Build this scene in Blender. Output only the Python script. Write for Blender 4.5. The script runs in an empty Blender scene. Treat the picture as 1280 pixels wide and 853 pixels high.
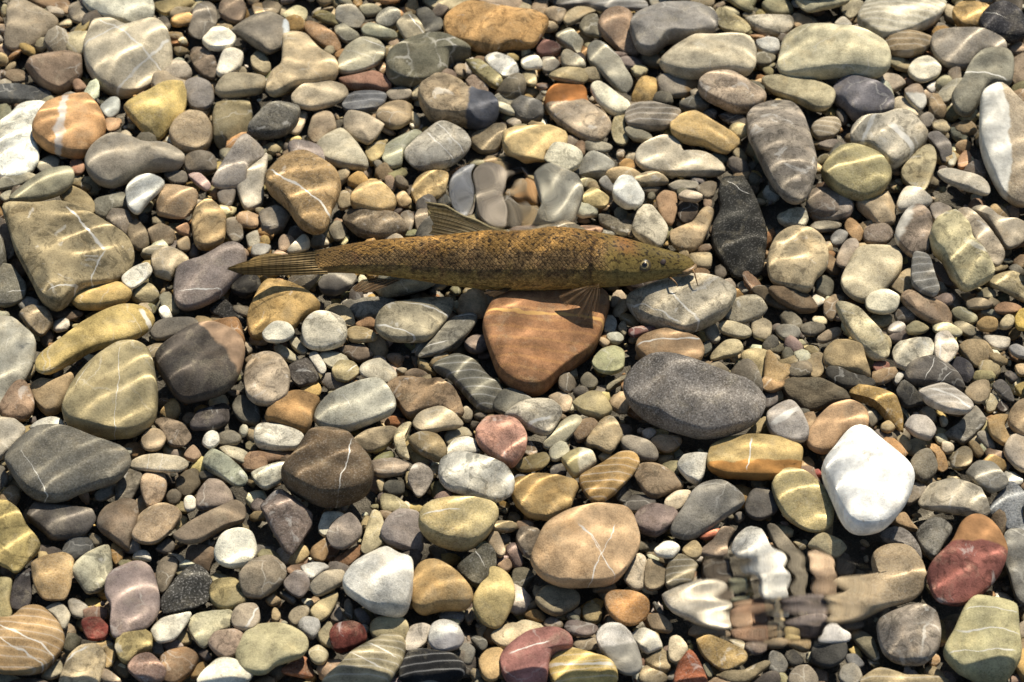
import bpy, math, random, os
import numpy as np
from mathutils import Vector, noise
RND = random.Random(11)
NPR = np.random.default_rng(5)
sc = bpy.context.scene
col = sc.collection
R = math.radians

# ------------------------------------------------------------------ camera
PX_W, PX_H = 1280.0, 853.0
DEP = R(50.0)                       # the camera looks down at the bed by this much
DIST, LENS = 1.80, 84.15
C_, S_ = math.cos(DEP), math.sin(DEP)
EYE = np.array([0.0, -DIST * C_, DIST * S_ + 0.02])
FWD = np.array([0.0, C_, -S_]); UPV = np.array([0.0, S_, C_]); RGT = np.array([1.0, 0, 0])
cam_d = bpy.data.cameras.new('camera'); cam = bpy.data.objects.new('camera', cam_d); col.objects.link(cam)
cam.location = EYE; cam.rotation_euler = (math.pi / 2 - DEP, 0, 0)
cam_d.lens = LENS; cam_d.sensor_width = 36; cam_d.clip_start = 0.05; cam_d.clip_end = 200
cam_d.dof.use_dof = True; cam_d.dof.focus_distance = 1.77; cam_d.dof.aperture_fstop = 11
sc.camera = cam

# ------------------------------------------------------------------ daylight
SUN_ZEN, SUN_AZ = R(40), R(30)      # zenith angle; azimuth from +y towards +x
SDIR = np.array([math.sin(SUN_ZEN) * math.sin(SUN_AZ), math.sin(SUN_ZEN) * math.cos(SUN_AZ), math.cos(SUN_ZEN)])
world = bpy.data.worlds.new('World'); sc.world = world; world.use_nodes = True
wn = world.node_tree; sky = wn.nodes.new('ShaderNodeTexSky'); sky.sky_type = 'NISHITA'; sky.sun_disc = False
sky.sun_elevation = math.pi / 2 - SUN_ZEN; sky.sun_rotation = SUN_AZ
wn.links.new(sky.outputs[0], wn.nodes['Background'].inputs[0]); wn.nodes['Background'].inputs[1].default_value = 0.052
sun_d = bpy.data.lights.new('sun', 'SUN'); sun_d.energy = 5.0; sun_d.angle = R(0.26); sun_d.color = (1.0, 0.935, 0.82)
sun = bpy.data.objects.new('sun', sun_d); col.objects.link(sun)
sun.rotation_euler = Vector(SDIR).to_track_quat('Z', 'Y').to_euler(); sun.location = Vector(SDIR) * 5
sun_d.cycles.is_caustics_light = True
vs = sc.view_settings; vs.view_transform = 'Standard'; vs.look = 'None'; vs.gamma = 1.0; vs.exposure = 1.12; vs.use_curve_mapping = False
sc.cycles.max_bounces = 5; sc.cycles.diffuse_bounces = 3; sc.cycles.transparent_max_bounces = 12; sc.cycles.caustics_refractive = True; sc.cycles.caustics_reflective = False
sc.cycles.use_adaptive_sampling = True; sc.cycles.adaptive_threshold = 0.02
sc.cycles.sample_clamp_indirect = 3.0; sc.cycles.sample_clamp_direct = 12.0

# ------------------------------------------------------------------ helpers
def ray(px, py):
    f = LENS / 36.0
    return FWD + RGT * ((px / PX_W - 0.5) / f) + UPV * ((0.5 - py / PX_H) * (PX_H / PX_W) / f)
def on_plane(px, py, z):
    d = ray(px, py); return EYE + d * ((z - EYE[2]) / d[2])
def lin(hexs):
    v = [int(hexs[i:i + 2], 16) / 255 for i in (0, 2, 4)]
    return tuple(c / 12.92 if c <= 0.04045 else ((c + 0.055) / 1.055) ** 2.4 for c in v)
def tag(o, label=None, cat=None, group=None, kind=None):
    if label: o['label'] = label
    if cat: o['category'] = cat
    if group: o['group'] = group
    if kind: o['kind'] = kind
    return o
def make(name, verts, faces, mat, parent=None, smooth=True, recv=True):
    me = bpy.data.meshes.new(name); me.from_pydata([tuple(map(float, v)) for v in verts], [], faces); me.update()
    if smooth: me.polygons.foreach_set('use_smooth', [True] * len(me.polygons))
    if mat: me.materials.append(mat)
    o = bpy.data.objects.new(name, me); col.objects.link(o)
    if parent: o.parent = parent
    if recv: o.cycles.is_caustics_receiver = True
    return o
class NT:
    """tiny node-graph writer"""
    def __init__(s, name):
        s.m = bpy.data.materials.new(name); s.m.use_nodes = True; s.t = s.m.node_tree
        s.b = s.t.nodes['Principled BSDF']; s.out = s.t.nodes['Material Output']
    def n(s, kind, **kw):
        o = s.t.nodes.new('ShaderNode' + kind)
        for k, v in kw.items(): setattr(o, k, v)
        return o
    def put(s, sock, v):
        if isinstance(v, bpy.types.NodeSocket): s.t.links.new(v, sock)
        else: sock.default_value = v
    def math(s, op, a, b=None, c=None, clamp=False):
        o = s.n('Math', operation=op, use_clamp=clamp); s.put(o.inputs[0], a)
        if b is not None: s.put(o.inputs[1], b)
        if c is not None: s.put(o.inputs[2], c)
        return o.outputs[0]
    def dot(s, v, w):
        o = s.n('VectorMath', operation='DOT_PRODUCT'); s.put(o.inputs[0], v); s.put(o.inputs[1], w); return o.outputs['Value']
    def vadd(s, v, w):
        o = s.n('VectorMath', operation='ADD'); s.put(o.inputs[0], v); s.put(o.inputs[1], w); return o.outputs[0]
    def vmul(s, v, w):
        o = s.n('VectorMath', operation='MULTIPLY'); s.put(o.inputs[0], v); s.put(o.inputs[1], w); return o.outputs[0]
    def noise(s, vec, scale, detail=3, rough=0.55, dist=0.0, col=False):
        o = s.n('TexNoise'); s.put(o.inputs['Vector'], vec); s.put(o.inputs['Scale'], scale); s.put(o.inputs['Detail'], detail)
        s.put(o.inputs['Roughness'], rough); s.put(o.inputs['Distortion'], dist); return o.outputs['Color' if col else 'Fac']
    def ramp(s, v, a, b, lo=0.0, hi=1.0, smooth=True):
        o = s.n('MapRange', interpolation_type='SMOOTHSTEP' if smooth else 'LINEAR'); s.put(o.inputs[0], v); s.put(o.inputs[1], a); s.put(o.inputs[2], b)
        s.put(o.inputs[3], lo); s.put(o.inputs[4], hi); return o.outputs[0]
    def mix(s, f, a, b, blend='MIX'):
        o = s.n('Mix', data_type='RGBA', blend_type=blend); s.put(o.inputs[0], f)
        s.put(o.inputs[6], a if isinstance(a, bpy.types.NodeSocket) else (*a[:3], 1)); s.put(o.inputs[7], b if isinstance(b, bpy.types.NodeSocket) else (*b[:3], 1))
        return o.outputs[2]
    def scale_col(s, c, f):
        o = s.n('VectorMath', operation='SCALE'); s.put(o.inputs[0], c); s.put(o.inputs['Scale'], f); return o.outputs[0]
    def bump(s, h, strength, dist):
        o = s.n('Bump'); s.put(o.inputs['Height'], h); o.inputs['Strength'].default_value = strength; o.inputs['Distance'].default_value = dist; return o.outputs[0]

def stone_material(flags='', planes=(), from_attr=False):
    """river stone: own colour, cloudy tone, grain, and whatever veins, bands or blotches the stone has"""
    g = NT('stone_' + (flags or 'plain'))
    tc = g.n('TexCoord'); oi = g.n('ObjectInfo'); P0 = tc.outputs['Object']
    if from_attr:
        at = g.n('Attribute', attribute_type='GEOMETRY', attribute_name='stone_colour'); base = at.outputs['Color']; P = P0
    else:
        base = oi.outputs['Color']; P = g.vadd(P0, g.vmul(oi.outputs['Location'], (7.3, 5.1, 9.7)))
    big = g.noise(P, 26, 3, 0.6, 0.6); mid = g.noise(P, 110, 4, 0.65); fine = g.noise(P, 900, 2, 0.7)
    tone = g.math('ADD', g.ramp(big, 0.28, 0.72, 0.92 if 'w' in flags else 0.72, 1.1 if 'w' in flags else 1.24), g.ramp(mid, 0.28, 0.72, -0.22, 0.22))
    tone = g.math('ADD', tone, g.ramp(fine, 0.3, 0.7, -0.05 if 'w' in flags else -0.17, 0.05 if 'w' in flags else 0.17))
    c = g.scale_col(base, tone)
    # a warmer iron-stained zone and a greyer zone drift across every stone
    stain = g.ramp(g.noise(g.vadd(P, (3.1, 1.7, 0.4)), 34, 4, 0.6, 0.8), 0.52, 0.74, 0, 0.42)
    c = g.mix(stain, c, g.mix(1.0, c, (1.14, 0.99, 0.78), 'MULTIPLY'))
    grey = g.ramp(g.noise(g.vadd(P, (9.1, 4.7, 2.4)), 30, 3), 0.55, 0.75, 0, 0.0 if 'w' in flags else 0.3)
    c = g.mix(grey, c, g.mix(1.0, c, (0.90, 0.94, 0.96), 'MULTIPLY'))
    silt = g.math('MULTIPLY', g.ramp(g.noise(g.vadd(P, (6.3, 2.2, 8.8)), 55, 5, 0.72, 0.4), 0.50, 0.66, 0, 0.1 if 'w' in flags else 0.5), g.ramp(fine, 0.35, 0.6, 0.4, 1))
    c = g.mix(silt, c, g.mix(0.55, c, (0.36, 0.31, 0.21)))
    pits = g.ramp(g.noise(g.vadd(P, (1.5, 8.2, 5.5)), 420, 2, 0.6), 0.62, 0.72, 0, 0.1 if 'w' in flags else 0.55)
    c = g.mix(pits, c, g.scale_col(c, 0.45))
    h = g.math('ADD', g.math('MULTIPLY', mid, 1.0), g.math('MULTIPLY', fine, 0.35))
    if 'm' in flags or 'M' in flags:
        bl = g.ramp(g.noise(P, 75, 5, 0.7, 1.2), 0.50, 0.60, 0, 0.75)
        c = g.mix(bl, c, g.scale_col(c, 0.42) if 'M' not in flags else g.mix(1.0, c, (0.36, 0.37, 0.37), 'MULTIPLY'))
        lt = g.ramp(g.noise(g.vadd(P, (5, 5, 5)), 60, 4, 0.6, 0.8), 0.60, 0.68, 0, 0.5); c = g.mix(lt, c, g.mix(0.6, c, (0.75, 0.72, 0.64)))
    if 'v' in flags or 'V' in flags:
        wv = g.vadd(P, g.vmul(g.noise(P, 45, 3, 0.6, 0, True), (0.02, 0.02, 0.02)))
        vo = g.n('TexVoronoi', feature='DISTANCE_TO_EDGE'); g.put(vo.inputs['Vector'], wv); vo.inputs['Scale'].default_value = 42 if 'V' in flags else 30
        w = 0.055 if 'V' in flags else 0.022
        ve = g.math('MULTIPLY', g.ramp(vo.outputs['Distance'], w * 0.35, w, 1, 0), g.ramp(g.noise(P, 38, 2), 0.42, 0.62, 0, 0.85 if 'V' in flags else 0.55))
        c = g.mix(ve, c, g.mix(0.5, c, (0.70, 0.66, 0.56)))
    if 'b' in flags or 'B' in flags:
        wt = g.n('TexWave', wave_type='BANDS', bands_direction='Y'); g.put(wt.inputs['Vector'], P); wt.inputs['Scale'].default_value = 34 if 'B' in flags else 48
        wt.inputs['Distortion'].default_value = 3.0; wt.inputs['Detail'].default_value = 2.5; wt.inputs['Detail Scale'].default_value = 0.6
        if 'B' in flags: c = g.mix(g.ramp(wt.outputs['Fac'], 0.72, 1.0, 0, 0.5), c, g.mix(1.0, c, (1.35, 1.4, 1.2), 'MULTIPLY'))
        else:
            c = g.mix(g.ramp(wt.outputs['Fac'], 0.35, 0.9, 0, 0.5), c, g.scale_col(c, 0.62)); c = g.mix(g.ramp(wt.outputs['Fac'], 0.0, 0.12, 0.45, 0), c, g.mix(0.5, c, (0.75, 0.72, 0.65)))
    if 's' in flags or 'S' in flags:
        k = 1.0 if 'S' in flags else 0.45
        sp = g.noise(g.vadd(P, (2, 7, 3)), 760, 2, 0.5)
        c = g.mix(g.ramp(sp, 0.55, 0.66, 0, 0.55 * k), c, g.mix(0.5, c, (0.62, 0.58, 0.52))); c = g.mix(g.ramp(sp, 0.45, 0.34, 0, 0.65 * k), c, g.scale_col(c, 0.35))
    if 'w' in flags:
        c = g.mix(g.ramp(g.noise(g.vmul(P, (1.0, 0.6, 1.0)), 80, 5, 0.75, 0.5), 0.57, 0.66, 0, 0.6), c, (0.50, 0.40, 0.22))
    for pl in planes:                                       # mineral seams: planes through the rock
        kind, nx, ny, d, w, pc, t0, t1 = pl
        wob = g.math('MULTIPLY', g.math('SUBTRACT', g.noise(P, 40, 3, 0.6), 0.5), 0.010 if kind == 'L' else 0.016)
        q = g.math('ADD', g.math('SUBTRACT', g.dot(P0, (nx, ny, 0.12)), d), wob)
        if kind == 'L':
            ww = g.math('MULTIPLY', g.ramp(g.noise(P, 55, 2), 0.3, 0.7, 0.55, 1.35), w)
            f = g.math('MULTIPLY', g.ramp(g.math('DIVIDE', g.math('ABSOLUTE', q), ww), 0.55, 1.15, 1, 0), g.ramp(g.noise(g.vadd(P, (4, 4, 1)), 70, 3), 0.25, 0.5, 0.45, 0.95))
            tt = g.math('ADD', g.dot(P0, (-ny, nx, 0.0)), g.math('MULTIPLY', wob, 1.5)); f = g.math('MULTIPLY', f, g.math('MULTIPLY', g.ramp(tt, t0 - 0.002, t0 + 0.003, 0, 1), g.ramp(tt, t1 - 0.003, t1 + 0.002, 1, 0)))
            c = g.mix(g.math('MULTIPLY', f, 0.82), c, pc)
        else:
            f = g.ramp(q, -0.0012, 0.0016, 0, 0.92); c = g.mix(f, c, g.scale_col(g.mix(0.0, pc, pc), g.ramp(mid, 0.2, 0.8, 0.7, 1.25)))
    g.t.links.new(c, g.b.inputs['Base Color'])
    g.b.inputs['Roughness'].default_value = 0.78; g.b.inputs['Specular IOR Level'].default_value = 0.10
    g.t.links.new(g.bump(h, 0.9 if 'r' in flags else 0.6, 0.0016), g.b.inputs['Normal'])
    return g.m
_mats = {}
def stone_mat(flags, planes):
    key = ''.join(sorted(set(f for f in flags if f in 'mMvVbBsSwr')))
    if planes: return stone_material(key, planes)
    if key not in _mats: _mats[key] = stone_material(key)
    return _mats[key]

# ------------------------------------------------------------------ the bed
def bed_material():
    g = NT('wet_silt'); P = g.n('TexCoord').outputs['Object']
    a = g.noise(P, 60, 5, 0.7); b = g.noise(P, 700, 2, 0.7)
    c = g.mix(a, (0.07, 0.06, 0.045), (0.17, 0.145, 0.10)); c = g.mix(g.ramp(b, 0.5, 0.7, 0, 0.5), c, (0.28, 0.245, 0.18))
    g.t.links.new(c, g.b.inputs['Base Color']); g.b.inputs['Roughness'].default_value = 0.8
    g.t.links.new(g.bump(g.math('ADD', a, b), 0.8, 0.004), g.b.inputs['Normal']); return g.m
BX0, BX1, BY0, BY1 = -0.78, 0.78, -0.68, 0.86
def build_bed():
    xs = np.concatenate([[-60, -20, -6, -2.5, -1.2], np.linspace(BX0, BX1, 60), [1.2, 2.5, 6, 20, 60]])
    ys = np.concatenate([[-60, -20, -6, -2.5, -1.2], np.linspace(BY0, BY1, 60), [1.2, 2.5, 6, 20, 60]])
    V = []; F = []
    for y in ys:
        for x in xs: V.append((x, y, -0.008 + 0.006 * noise.noise(Vector((x * 6, y * 6, 1.0))) if abs(x) < 3 and abs(y) < 3 else -0.012))
    n = len(xs)
    for j in range(len(ys) - 1):
        for i in range(n - 1):
            a = j * n + i; F.append((a, a + 1, a + n + 1, a + n))
    o = make('riverbed', V, F, bed_material()); tag(o, kind='structure', label='dark silty bed of the stream beneath the stones')
build_bed()

# ------------------------------------------------------------------ stones
STONES = """108,-2 185,-2 192,18 185,29 165,32 140,26 118,16 108,8;b5b39c;z1;pale grey-green flat oval stone overlapping the crossed-vein stone at the upper edge
120,29 140,28 160,38 190,28 208,40 215,65 212,88 198,102 175,116 148,120 125,110 110,88 106,60 112,42;b3a688;L 122 29 202 82 3.5 L 212 48 136 112 4.5 L 108 60 160 40 3.0;large buff stone crossed by an X of white veins
11,8 25,2 48,12 72,26 68,40 42,60 22,65 6,58 9,30;8f8067;v;brown triangular stone with pale veins in the upper corner near the crossed-vein stone
28,75 50,68 82,60 102,65 101,95 75,116 50,108;86705a;av;angular chocolate brown stone with thin pale veins above the white-striped orange stone
-5,110 30,108 55,112 65,122 50,129 -5,128;4b4d4e;;dark slate flat stone above the big white stone at the picture edge
28,130 58,128 60,140 45,160 48,190 49,200 35,220 -5,222 -5,162 15,145;e8e8e0;m;large bright white stone under the white-striped orange stone
60,130 82,122 110,120 125,138 132,158 125,178 105,194 85,196 62,188 45,175 43,160 50,142;b98a50;z1 L 78 118 70 198 16.0;orange stone crossed by one broad white stripe
156,136 180,119 210,104 228,105 235,122 230,140 212,160 198,175 185,174 172,158;bda352;a z1;mustard yellow stone with a pointed lower corner beneath the crossed-vein stone
229,108 245,99 262,105 268,122 260,136 242,138 234,130;77706a;;round dull grey stone touching the mustard yellow stone
218,155 235,143 255,145 265,160 262,180 245,192 222,189 212,172;9d8866;s;round tan stone between the mustard yellow stone and the olive veined stone
272,128 290,119 310,119 315,140 314,170 295,180 278,195 268,180 266,150;7f7350;av;upright olive brown block netted with pale veins
269,115 280,98 300,92 320,93 332,100 328,114 300,120 278,122;96896b;z1;oblong grey-green stone lying across the top of the olive veined block
108,198 125,180 145,171 170,178 185,185 208,178 230,195 225,208 190,212 162,225 140,234 120,228 109,215;8d8371;z1;long grey stone with a tapering tail below the mustard yellow stone
255,50 265,38 280,36 295,48 288,60 265,62 254,55;dcdccf;z1;white oval pebble, upper of the two white pebbles right of the crossed-vein stone
272,85 280,65 292,60 304,68 300,85 282,97 271,94;d9d3c3;z1;white upright pebble, lower of the two white pebbles right of the crossed-vein stone
238,30 245,8 260,1 270,12 271,28 262,45 248,50 236,42;7a7061;v;upright grey-brown stone above the two white pebbles
276,5 288,-2 302,-2 308,15 300,30 285,28 274,18;76634f;;dark brown smooth stone cut by the upper edge near the white pebbles
204,92 218,78 232,80 240,92 232,102 212,104;b5a58c;;pale pinkish pebble tucked against the crossed-vein stone
238,65 250,59 265,68 271,82 269,100 252,95 240,80;7d6c58;m;brown mottled pebble beside the lower white pebble
88,5 102,2 115,20 112,32 92,28 86,18;7f735f;;grey-brown pebble beside the pale flat oval stone
231,200 248,191 265,194 272,208 260,218 235,218;6e6455;;dark grey-brown pebble at the tail of the long grey stone
265,230 290,187 307,167 328,187 330,197 310,213 307,233 277,238;a09486;z1;mauve-grey heart-shaped stone beneath the olive veined block
32,-2 62,-2 86,2 85,18 75,15 55,10;8d7150;;reddish brown long pebble at the upper edge beside the brown triangular stone
192,2 212,-2 250,-2 240,8 208,18 194,12;8f7f50;;olive yellow flat pebble at the upper edge near the pale flat oval stone
88,202 100,199 106,208 102,219 90,218;9c6d50;;
45,208 62,196 74,198 72,210 55,218;a29a80;;
125,135 140,122 150,125 148,142 135,150;8f958f;;
132,150 152,150 150,160 135,165;a8845c;;
2,95 18,89 32,91 35,102 15,105;7d6a50;;
58,10 68,8 80,16 78,21 62,19;a3947c;;
90,102 100,100 109,112 95,115;8d6e55;;
-2,130 8,129 15,140 10,155 -2,160;8a8a6a;;
212,18 222,10 240,11 235,22 218,25;8a7a5a;;
288,38 305,29 320,22 342,20 360,30 360,48 350,60 335,66 320,59 305,48;7e7463;z1 H 352 60 358 30 c8ccc8;grey-brown wedge stone with a white tip pointing at the pear-shaped stone
355,45 368,40 385,49 400,68 421,80 419,98 395,106 368,108 345,118 332,115 335,102 352,85;b09b73;v z1;large pear-shaped tan stone with faint veins
365,118 385,106 412,103 430,109 435,119 420,130 388,137 368,131;b3a281;z1;pale buff oval stone lying just below the pear-shaped tan stone
422,82 435,58 452,49 472,51 482,65 472,80 450,90 425,92;9b9478;L 452 50 480 60 2.0 z1;plain grey stone above the long red stone
424,100 440,94 465,92 480,96 490,110 480,116 460,112 432,110;a0735a;;long brick-red flat stone under the plain grey stone
428,130 438,119 460,115 482,118 480,130 470,138 445,140 430,138;63656a;b;slate-blue oval pebble with pale streaks below the long red stone
486,75 500,60 528,48 552,48 585,62 589,70 562,75 558,95 532,108 500,108 485,98;6a6752;V;large dark green stone marbled with pale veins
525,115 545,101 565,100 582,112 598,122 621,130 620,148 602,162 580,154 540,150 528,135;9f8a68;rm z1 H 580 160 588 120 4c5058;knobbly tan rock with a slate-blue end below the marbled dark green stone
555,28 568,12 590,6 620,11 670,20 685,28 675,45 665,58 640,58 615,68 585,60 560,48;b58a48;z1;large glowing orange-brown oblong stone near the upper edge
505,192 532,168 550,155 570,160 588,175 585,190 565,205 538,212 518,211;a29b8a;z1 L 532 168 572 200 2.2 L 545 160 580 188 1.5;smooth grey stone with two pale diagonal bands above the dorsal fin
480,185 495,170 520,162 528,170 505,192 502,208 488,212 478,200;98987a;;pale green stone tucked behind the grey banded stone
395,182 410,168 428,162 445,180 458,200 458,212 430,211 412,205 400,195;aaa083;v;pale veined stone on end left of the yellow pebble and pale green stone
430,148 438,140 460,144 480,155 470,172 460,180 442,172 430,160;a8977a;a z1;angular buff block below the slate-blue oval pebble
315,155 335,135 355,130 375,136 368,158 348,171 320,174 310,168;6b675c;z1;dark grey pointed stone with a white and orange flake at its tip
362,165 375,140 385,142 375,168 368,170;cdb48a;L 372 141 365 140 5.0;small orange and white striped flake at the tip of the dark grey pointed stone
388,155 395,142 415,142 420,162 408,170 395,179 385,172;958266;;brown-grey pebble between the striped flake and the angular buff block
379,32 388,26 415,40 426,58 422,66 408,62 388,48;94724b;;orange-brown long stone along the upper side of the pear-shaped stone
418,35 428,30 448,44 445,52 432,54 420,45;7e7a66;;grey-green pebble between the orange-brown long stone and the plain grey stone
420,12 430,2 445,10 456,25 450,35 435,35 420,25;8b8574;a;grey cube-like stone near the upper edge
471,22 485,12 499,15 500,28 488,36 472,32;a9a48e;;pale oval pebble next to the banded grey-tan wedge
452,38 462,30 490,40 498,46 482,50 458,46;8a8a70;z1;green-grey flat sliver below the pale oval pebble
496,32 505,20 518,20 531,40 528,48 508,51;9a8f72;z1 L 510 20 530 42 2.5;grey-tan wedge with a pale line above the marbled dark green stone
352,22 370,8 384,15 380,28 362,30;ada478;;yellowish pebble above the pear-shaped stone
392,18 405,14 425,25 422,32 405,29;8a7f50;;olive sliver pebble left of the grey cube-like stone
582,75 595,72 610,82 628,100 622,112 608,105 592,90;8d8354;z1;olive kidney-shaped pebble beside the marbled dark green stone
582,102 595,94 610,108 608,122 592,118;86715c;;mauve-brown pebble beneath the olive kidney-shaped pebble
482,118 500,110 515,115 510,125 492,128;857a68;;
470,145 482,128 510,130 514,150 495,162 475,155;94805f;v;brown veined rock left of the knobbly tan rock
456,192 470,178 482,175 480,192 465,206;b19c62;;yellow pebble beside the pale green stone
590,172 608,159 632,158 630,175 620,190 600,192 590,184;a08d68;;tan pebble between the grey banded stone and the yellow faceted stone
606,75 620,68 642,78 648,92 630,99 615,90;b7b3a6;z1;whitish grey pebble below the large orange-brown oblong stone
615,125 628,118 650,122 645,135 625,136;a29a80;;
449,10 462,6 478,11 470,19 455,20;8a8468;;
520,15 532,10 552,25 552,38 532,42;5f5d55;;dark grey pebble left of the large orange-brown oblong stone
530,-2 585,-2 582,10 560,16 540,11;a4966f;;buff stone at the upper edge above the large orange-brown oblong stone
588,-2 652,-2 645,15 608,8;aa9275;z1;
328,5 342,1 352,10 345,20 330,18;6d5f48;;
315,8 328,5 335,18 320,22;9c8256;;
315,68 328,65 339,85 332,95 315,85;a3946f;;
315,98 330,95 332,105 320,118;9c9078;;
468,82 478,78 485,88 478,95;a38560;;
485,55 495,48 502,52 492,65;a0876a;;
788,32 800,19 835,10 870,10 892,20 895,35 865,48 835,50 820,65 800,64 792,50;7f7a74;v z1;large blue-grey stone with faint lines near the upper edge
748,28 758,14 775,10 790,18 790,32 790,50 800,70 780,69 760,52 750,40;9a7d60;;reddish tan stone leaning against the large blue-grey stone
824,82 840,65 865,50 895,48 920,45 942,54 944,82 935,92 905,92 875,96 845,94;b0a486;z1 v;large beige stone beneath the blue-grey stone
735,58 748,51 772,70 782,88 791,105 782,118 770,112 750,90 736,78;87826f;z1 L 750 52 780 80 2.0;long grey slab sloping down beside the white oblong pebble
738,110 748,102 770,118 788,132 782,142 768,145 748,130;d0ccb4;z1;white oblong pebble alongside the long grey slab
681,128 690,108 708,104 732,110 735,128 758,148 764,160 750,178 730,175 708,162 688,145;a8957a;m H 738 125 678 128 96602f;grey and cream stone with a rust-red upper end
630,170 645,160 685,154 708,170 706,185 682,195 678,211 650,208 638,200 630,185;bfa365;a z1;yellow faceted stone above the fish's back
680,198 692,182 710,182 728,195 722,210 702,218 685,212;d2cfb8;z2;cream egg-shaped pebble resting against the yellow faceted stone
718,212 735,192 755,191 768,202 765,218 748,222 725,220;8e8c80;a;blue-grey faceted pebble beside the cream egg-shaped pebble
725,182 738,177 765,182 762,190 740,192;9b9279;;flat grey-tan pebble above the blue-grey faceted pebble
839,150 855,141 885,142 892,150 918,162 930,175 910,191 880,182 852,175 839,165;ac8f52;z1 a;ochre lumpy stone beside the tall grey-brown stone
781,145 790,134 815,131 840,135 851,142 835,160 802,162 785,156;837868;b z1;grey stone streaked with white wavy bands left of the ochre lumpy stone
780,162 792,160 815,172 812,179 792,175;8c846a;z1;grey sliver under the white-streaked grey stone
764,160 772,140 785,135 782,158 786,175 780,184 768,178;aa9d70;;pale yellow curved pebble left of the white-streaked grey stone
822,100 835,94 872,102 870,115 848,122 828,118;877c6b;H 855 122 858 95 8f7654;grey-brown bar-shaped stone beneath the large beige stone
790,120 800,98 820,98 820,125 802,132 790,132;b29049;a;golden block between the long grey slab and the bar-shaped stone
874,105 885,94 912,94 935,105 958,122 942,138 920,140 890,126 875,115;ab957a;z1;pinkish tan oval stone above the tall grey-brown stone
794,198 802,184 830,172 848,180 855,198 880,195 905,208 902,218 865,220 820,218 800,210;bbae91;v;pale cream irregular stone below the ochre lumpy stone
686,95 702,86 728,86 736,98 728,106 705,102;9a8a60;z1;
701,72 708,62 728,75 731,86 705,85;a3997d;z1;tan-grey wedge pebble left of the long grey slab
695,38 712,34 729,52 725,68 708,60 696,50;b0a98c;a;cream faceted pebble below the dark olive pebble
724,35 732,22 746,20 751,45 732,45;777059;;dark olive pebble beside the reddish tan stone
704,20 722,10 746,12 728,24 712,32 705,29;9d8c68;;tan wedge pebble near the upper edge
688,2 715,-2 800,-2 808,12 790,12 760,14 732,9 700,10;84807a;b;long grey streaked stone cut by the upper edge
894,15 905,11 938,35 928,44 905,38 895,28;a39668;z1;olive-yellow wedge touching the large blue-grey stone
931,25 955,21 988,22 992,34 978,45 950,40;b0a58c;;whitish flat oval stone behind the big flat cream slab
945,52 960,47 972,51 974,65 962,70 948,64;b2b1a8;;pale bluish round pebble between the large beige stone and the flat cream slab
672,52 690,54 702,62 690,71 672,70;6b4a42;;
652,75 672,71 678,85 655,86;d8d4c4;z1;
848,132 865,121 882,125 885,138 860,140;736d5c;;
898,145 915,141 931,148 930,160 912,156;6a6055;r;
680,15 690,10 708,14 700,30 685,25;8f7d62;;
642,10 650,-2 665,2 662,20 648,20;9c8f6e;;
664,12 670,0 685,2 680,22 665,22;917b5e;;
858,2 865,-2 892,-2 890,9 872,10;a08e68;;
908,-2 928,-2 942,12 935,16;8f8862;z1;
638,135 655,122 675,128 678,148 662,155 645,150;63605a;;dark grey smooth pebble beside the rust-topped stone
652,92 668,90 670,108 655,105;b3a272;;
678,74 692,72 700,82 690,92 678,90;8d8472;;
632,155 642,149 652,155 645,162;7c7160;;
708,172 718,170 725,180 720,190 708,185;7c6d5c;;
942,70 955,66 970,72 962,82 945,82;77705a;;
812,0 830,-2 842,5 832,12 815,10;9b9684;;
875,12 888,10 894,18 882,21;c8c4b4;;
928,18 942,16 948,24 932,26;93876a;;
974,75 982,45 1005,35 1042,36 1080,41 1102,54 1111,70 1109,88 1090,96 1042,94 1005,98 980,96 972,85;b5ac86;z2;big flat cream slab with a shallow dent
1071,25 1080,8 1095,-2 1178,-2 1180,10 1168,28 1140,41 1105,48 1085,41;bcb397;b z1;large pale beige stone cut by the upper edge with faint bands
998,-2 1060,-2 1055,5 1032,11 1012,15 999,8;aea680;z2;olive-cream flat stone at the upper edge above the flat cream slab
1164,52 1172,39 1205,38 1232,40 1255,54 1254,68 1222,72 1210,88 1185,84 1168,68;948978;s z1;grey speckled oblong stone below the black stone
1224,25 1235,12 1252,4 1270,12 1282,30 1280,48 1260,52 1235,45;36353a;z2 L 1230 15 1260 28 1.0;black rounded stone in the upper corner
1190,18 1200,7 1235,8 1230,22 1225,38 1202,35;c09a50;z1;bright orange-yellow block against the black rounded stone
1041,110 1055,99 1075,101 1098,108 1115,122 1116,140 1100,149 1070,151 1055,135 1042,125;67646c;v z1;violet-grey stone with thin white veins below the flat cream slab
1190,120 1202,105 1212,80 1230,62 1258,62 1266,78 1262,108 1235,110 1222,135 1210,148 1195,140;7d7a68;z2 L 1200 92 1258 100 3.5;grey-green stone crossed by a pale band above the tall white-edged slab
1226,118 1235,108 1252,102 1268,118 1282,132 1292,175 1292,250 1280,265 1255,250 1235,212 1225,175;a9977a;z3 s H 1250 108 1270 250 d2cec0;tall tan slab with a broad white face standing at the picture edge
1062,165 1072,152 1100,148 1120,142 1140,146 1150,160 1160,172 1145,190 1120,210 1105,202 1090,188 1068,178;a99f88;z2 m L 1078 178 1098 150 9.0 L 1110 160 1142 182 12.5 L 1145 190 1158 168 5.0;grey-buff rounded stone patched with bright white quartz
1026,213 1046,190 1073,186 1100,197 1114,220 1103,240 1080,248 1050,238;9d9260;z2 s;olive egg-shaped stone beside the tall grey-brown stone
935,140 953,123 980,123 1003,143 1016,187 1020,213 1010,247 993,258 970,240 950,200 935,167;877c6e;z3 m;tall grey-brown stone with a pitted notch leaning over a deep shadow
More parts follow.
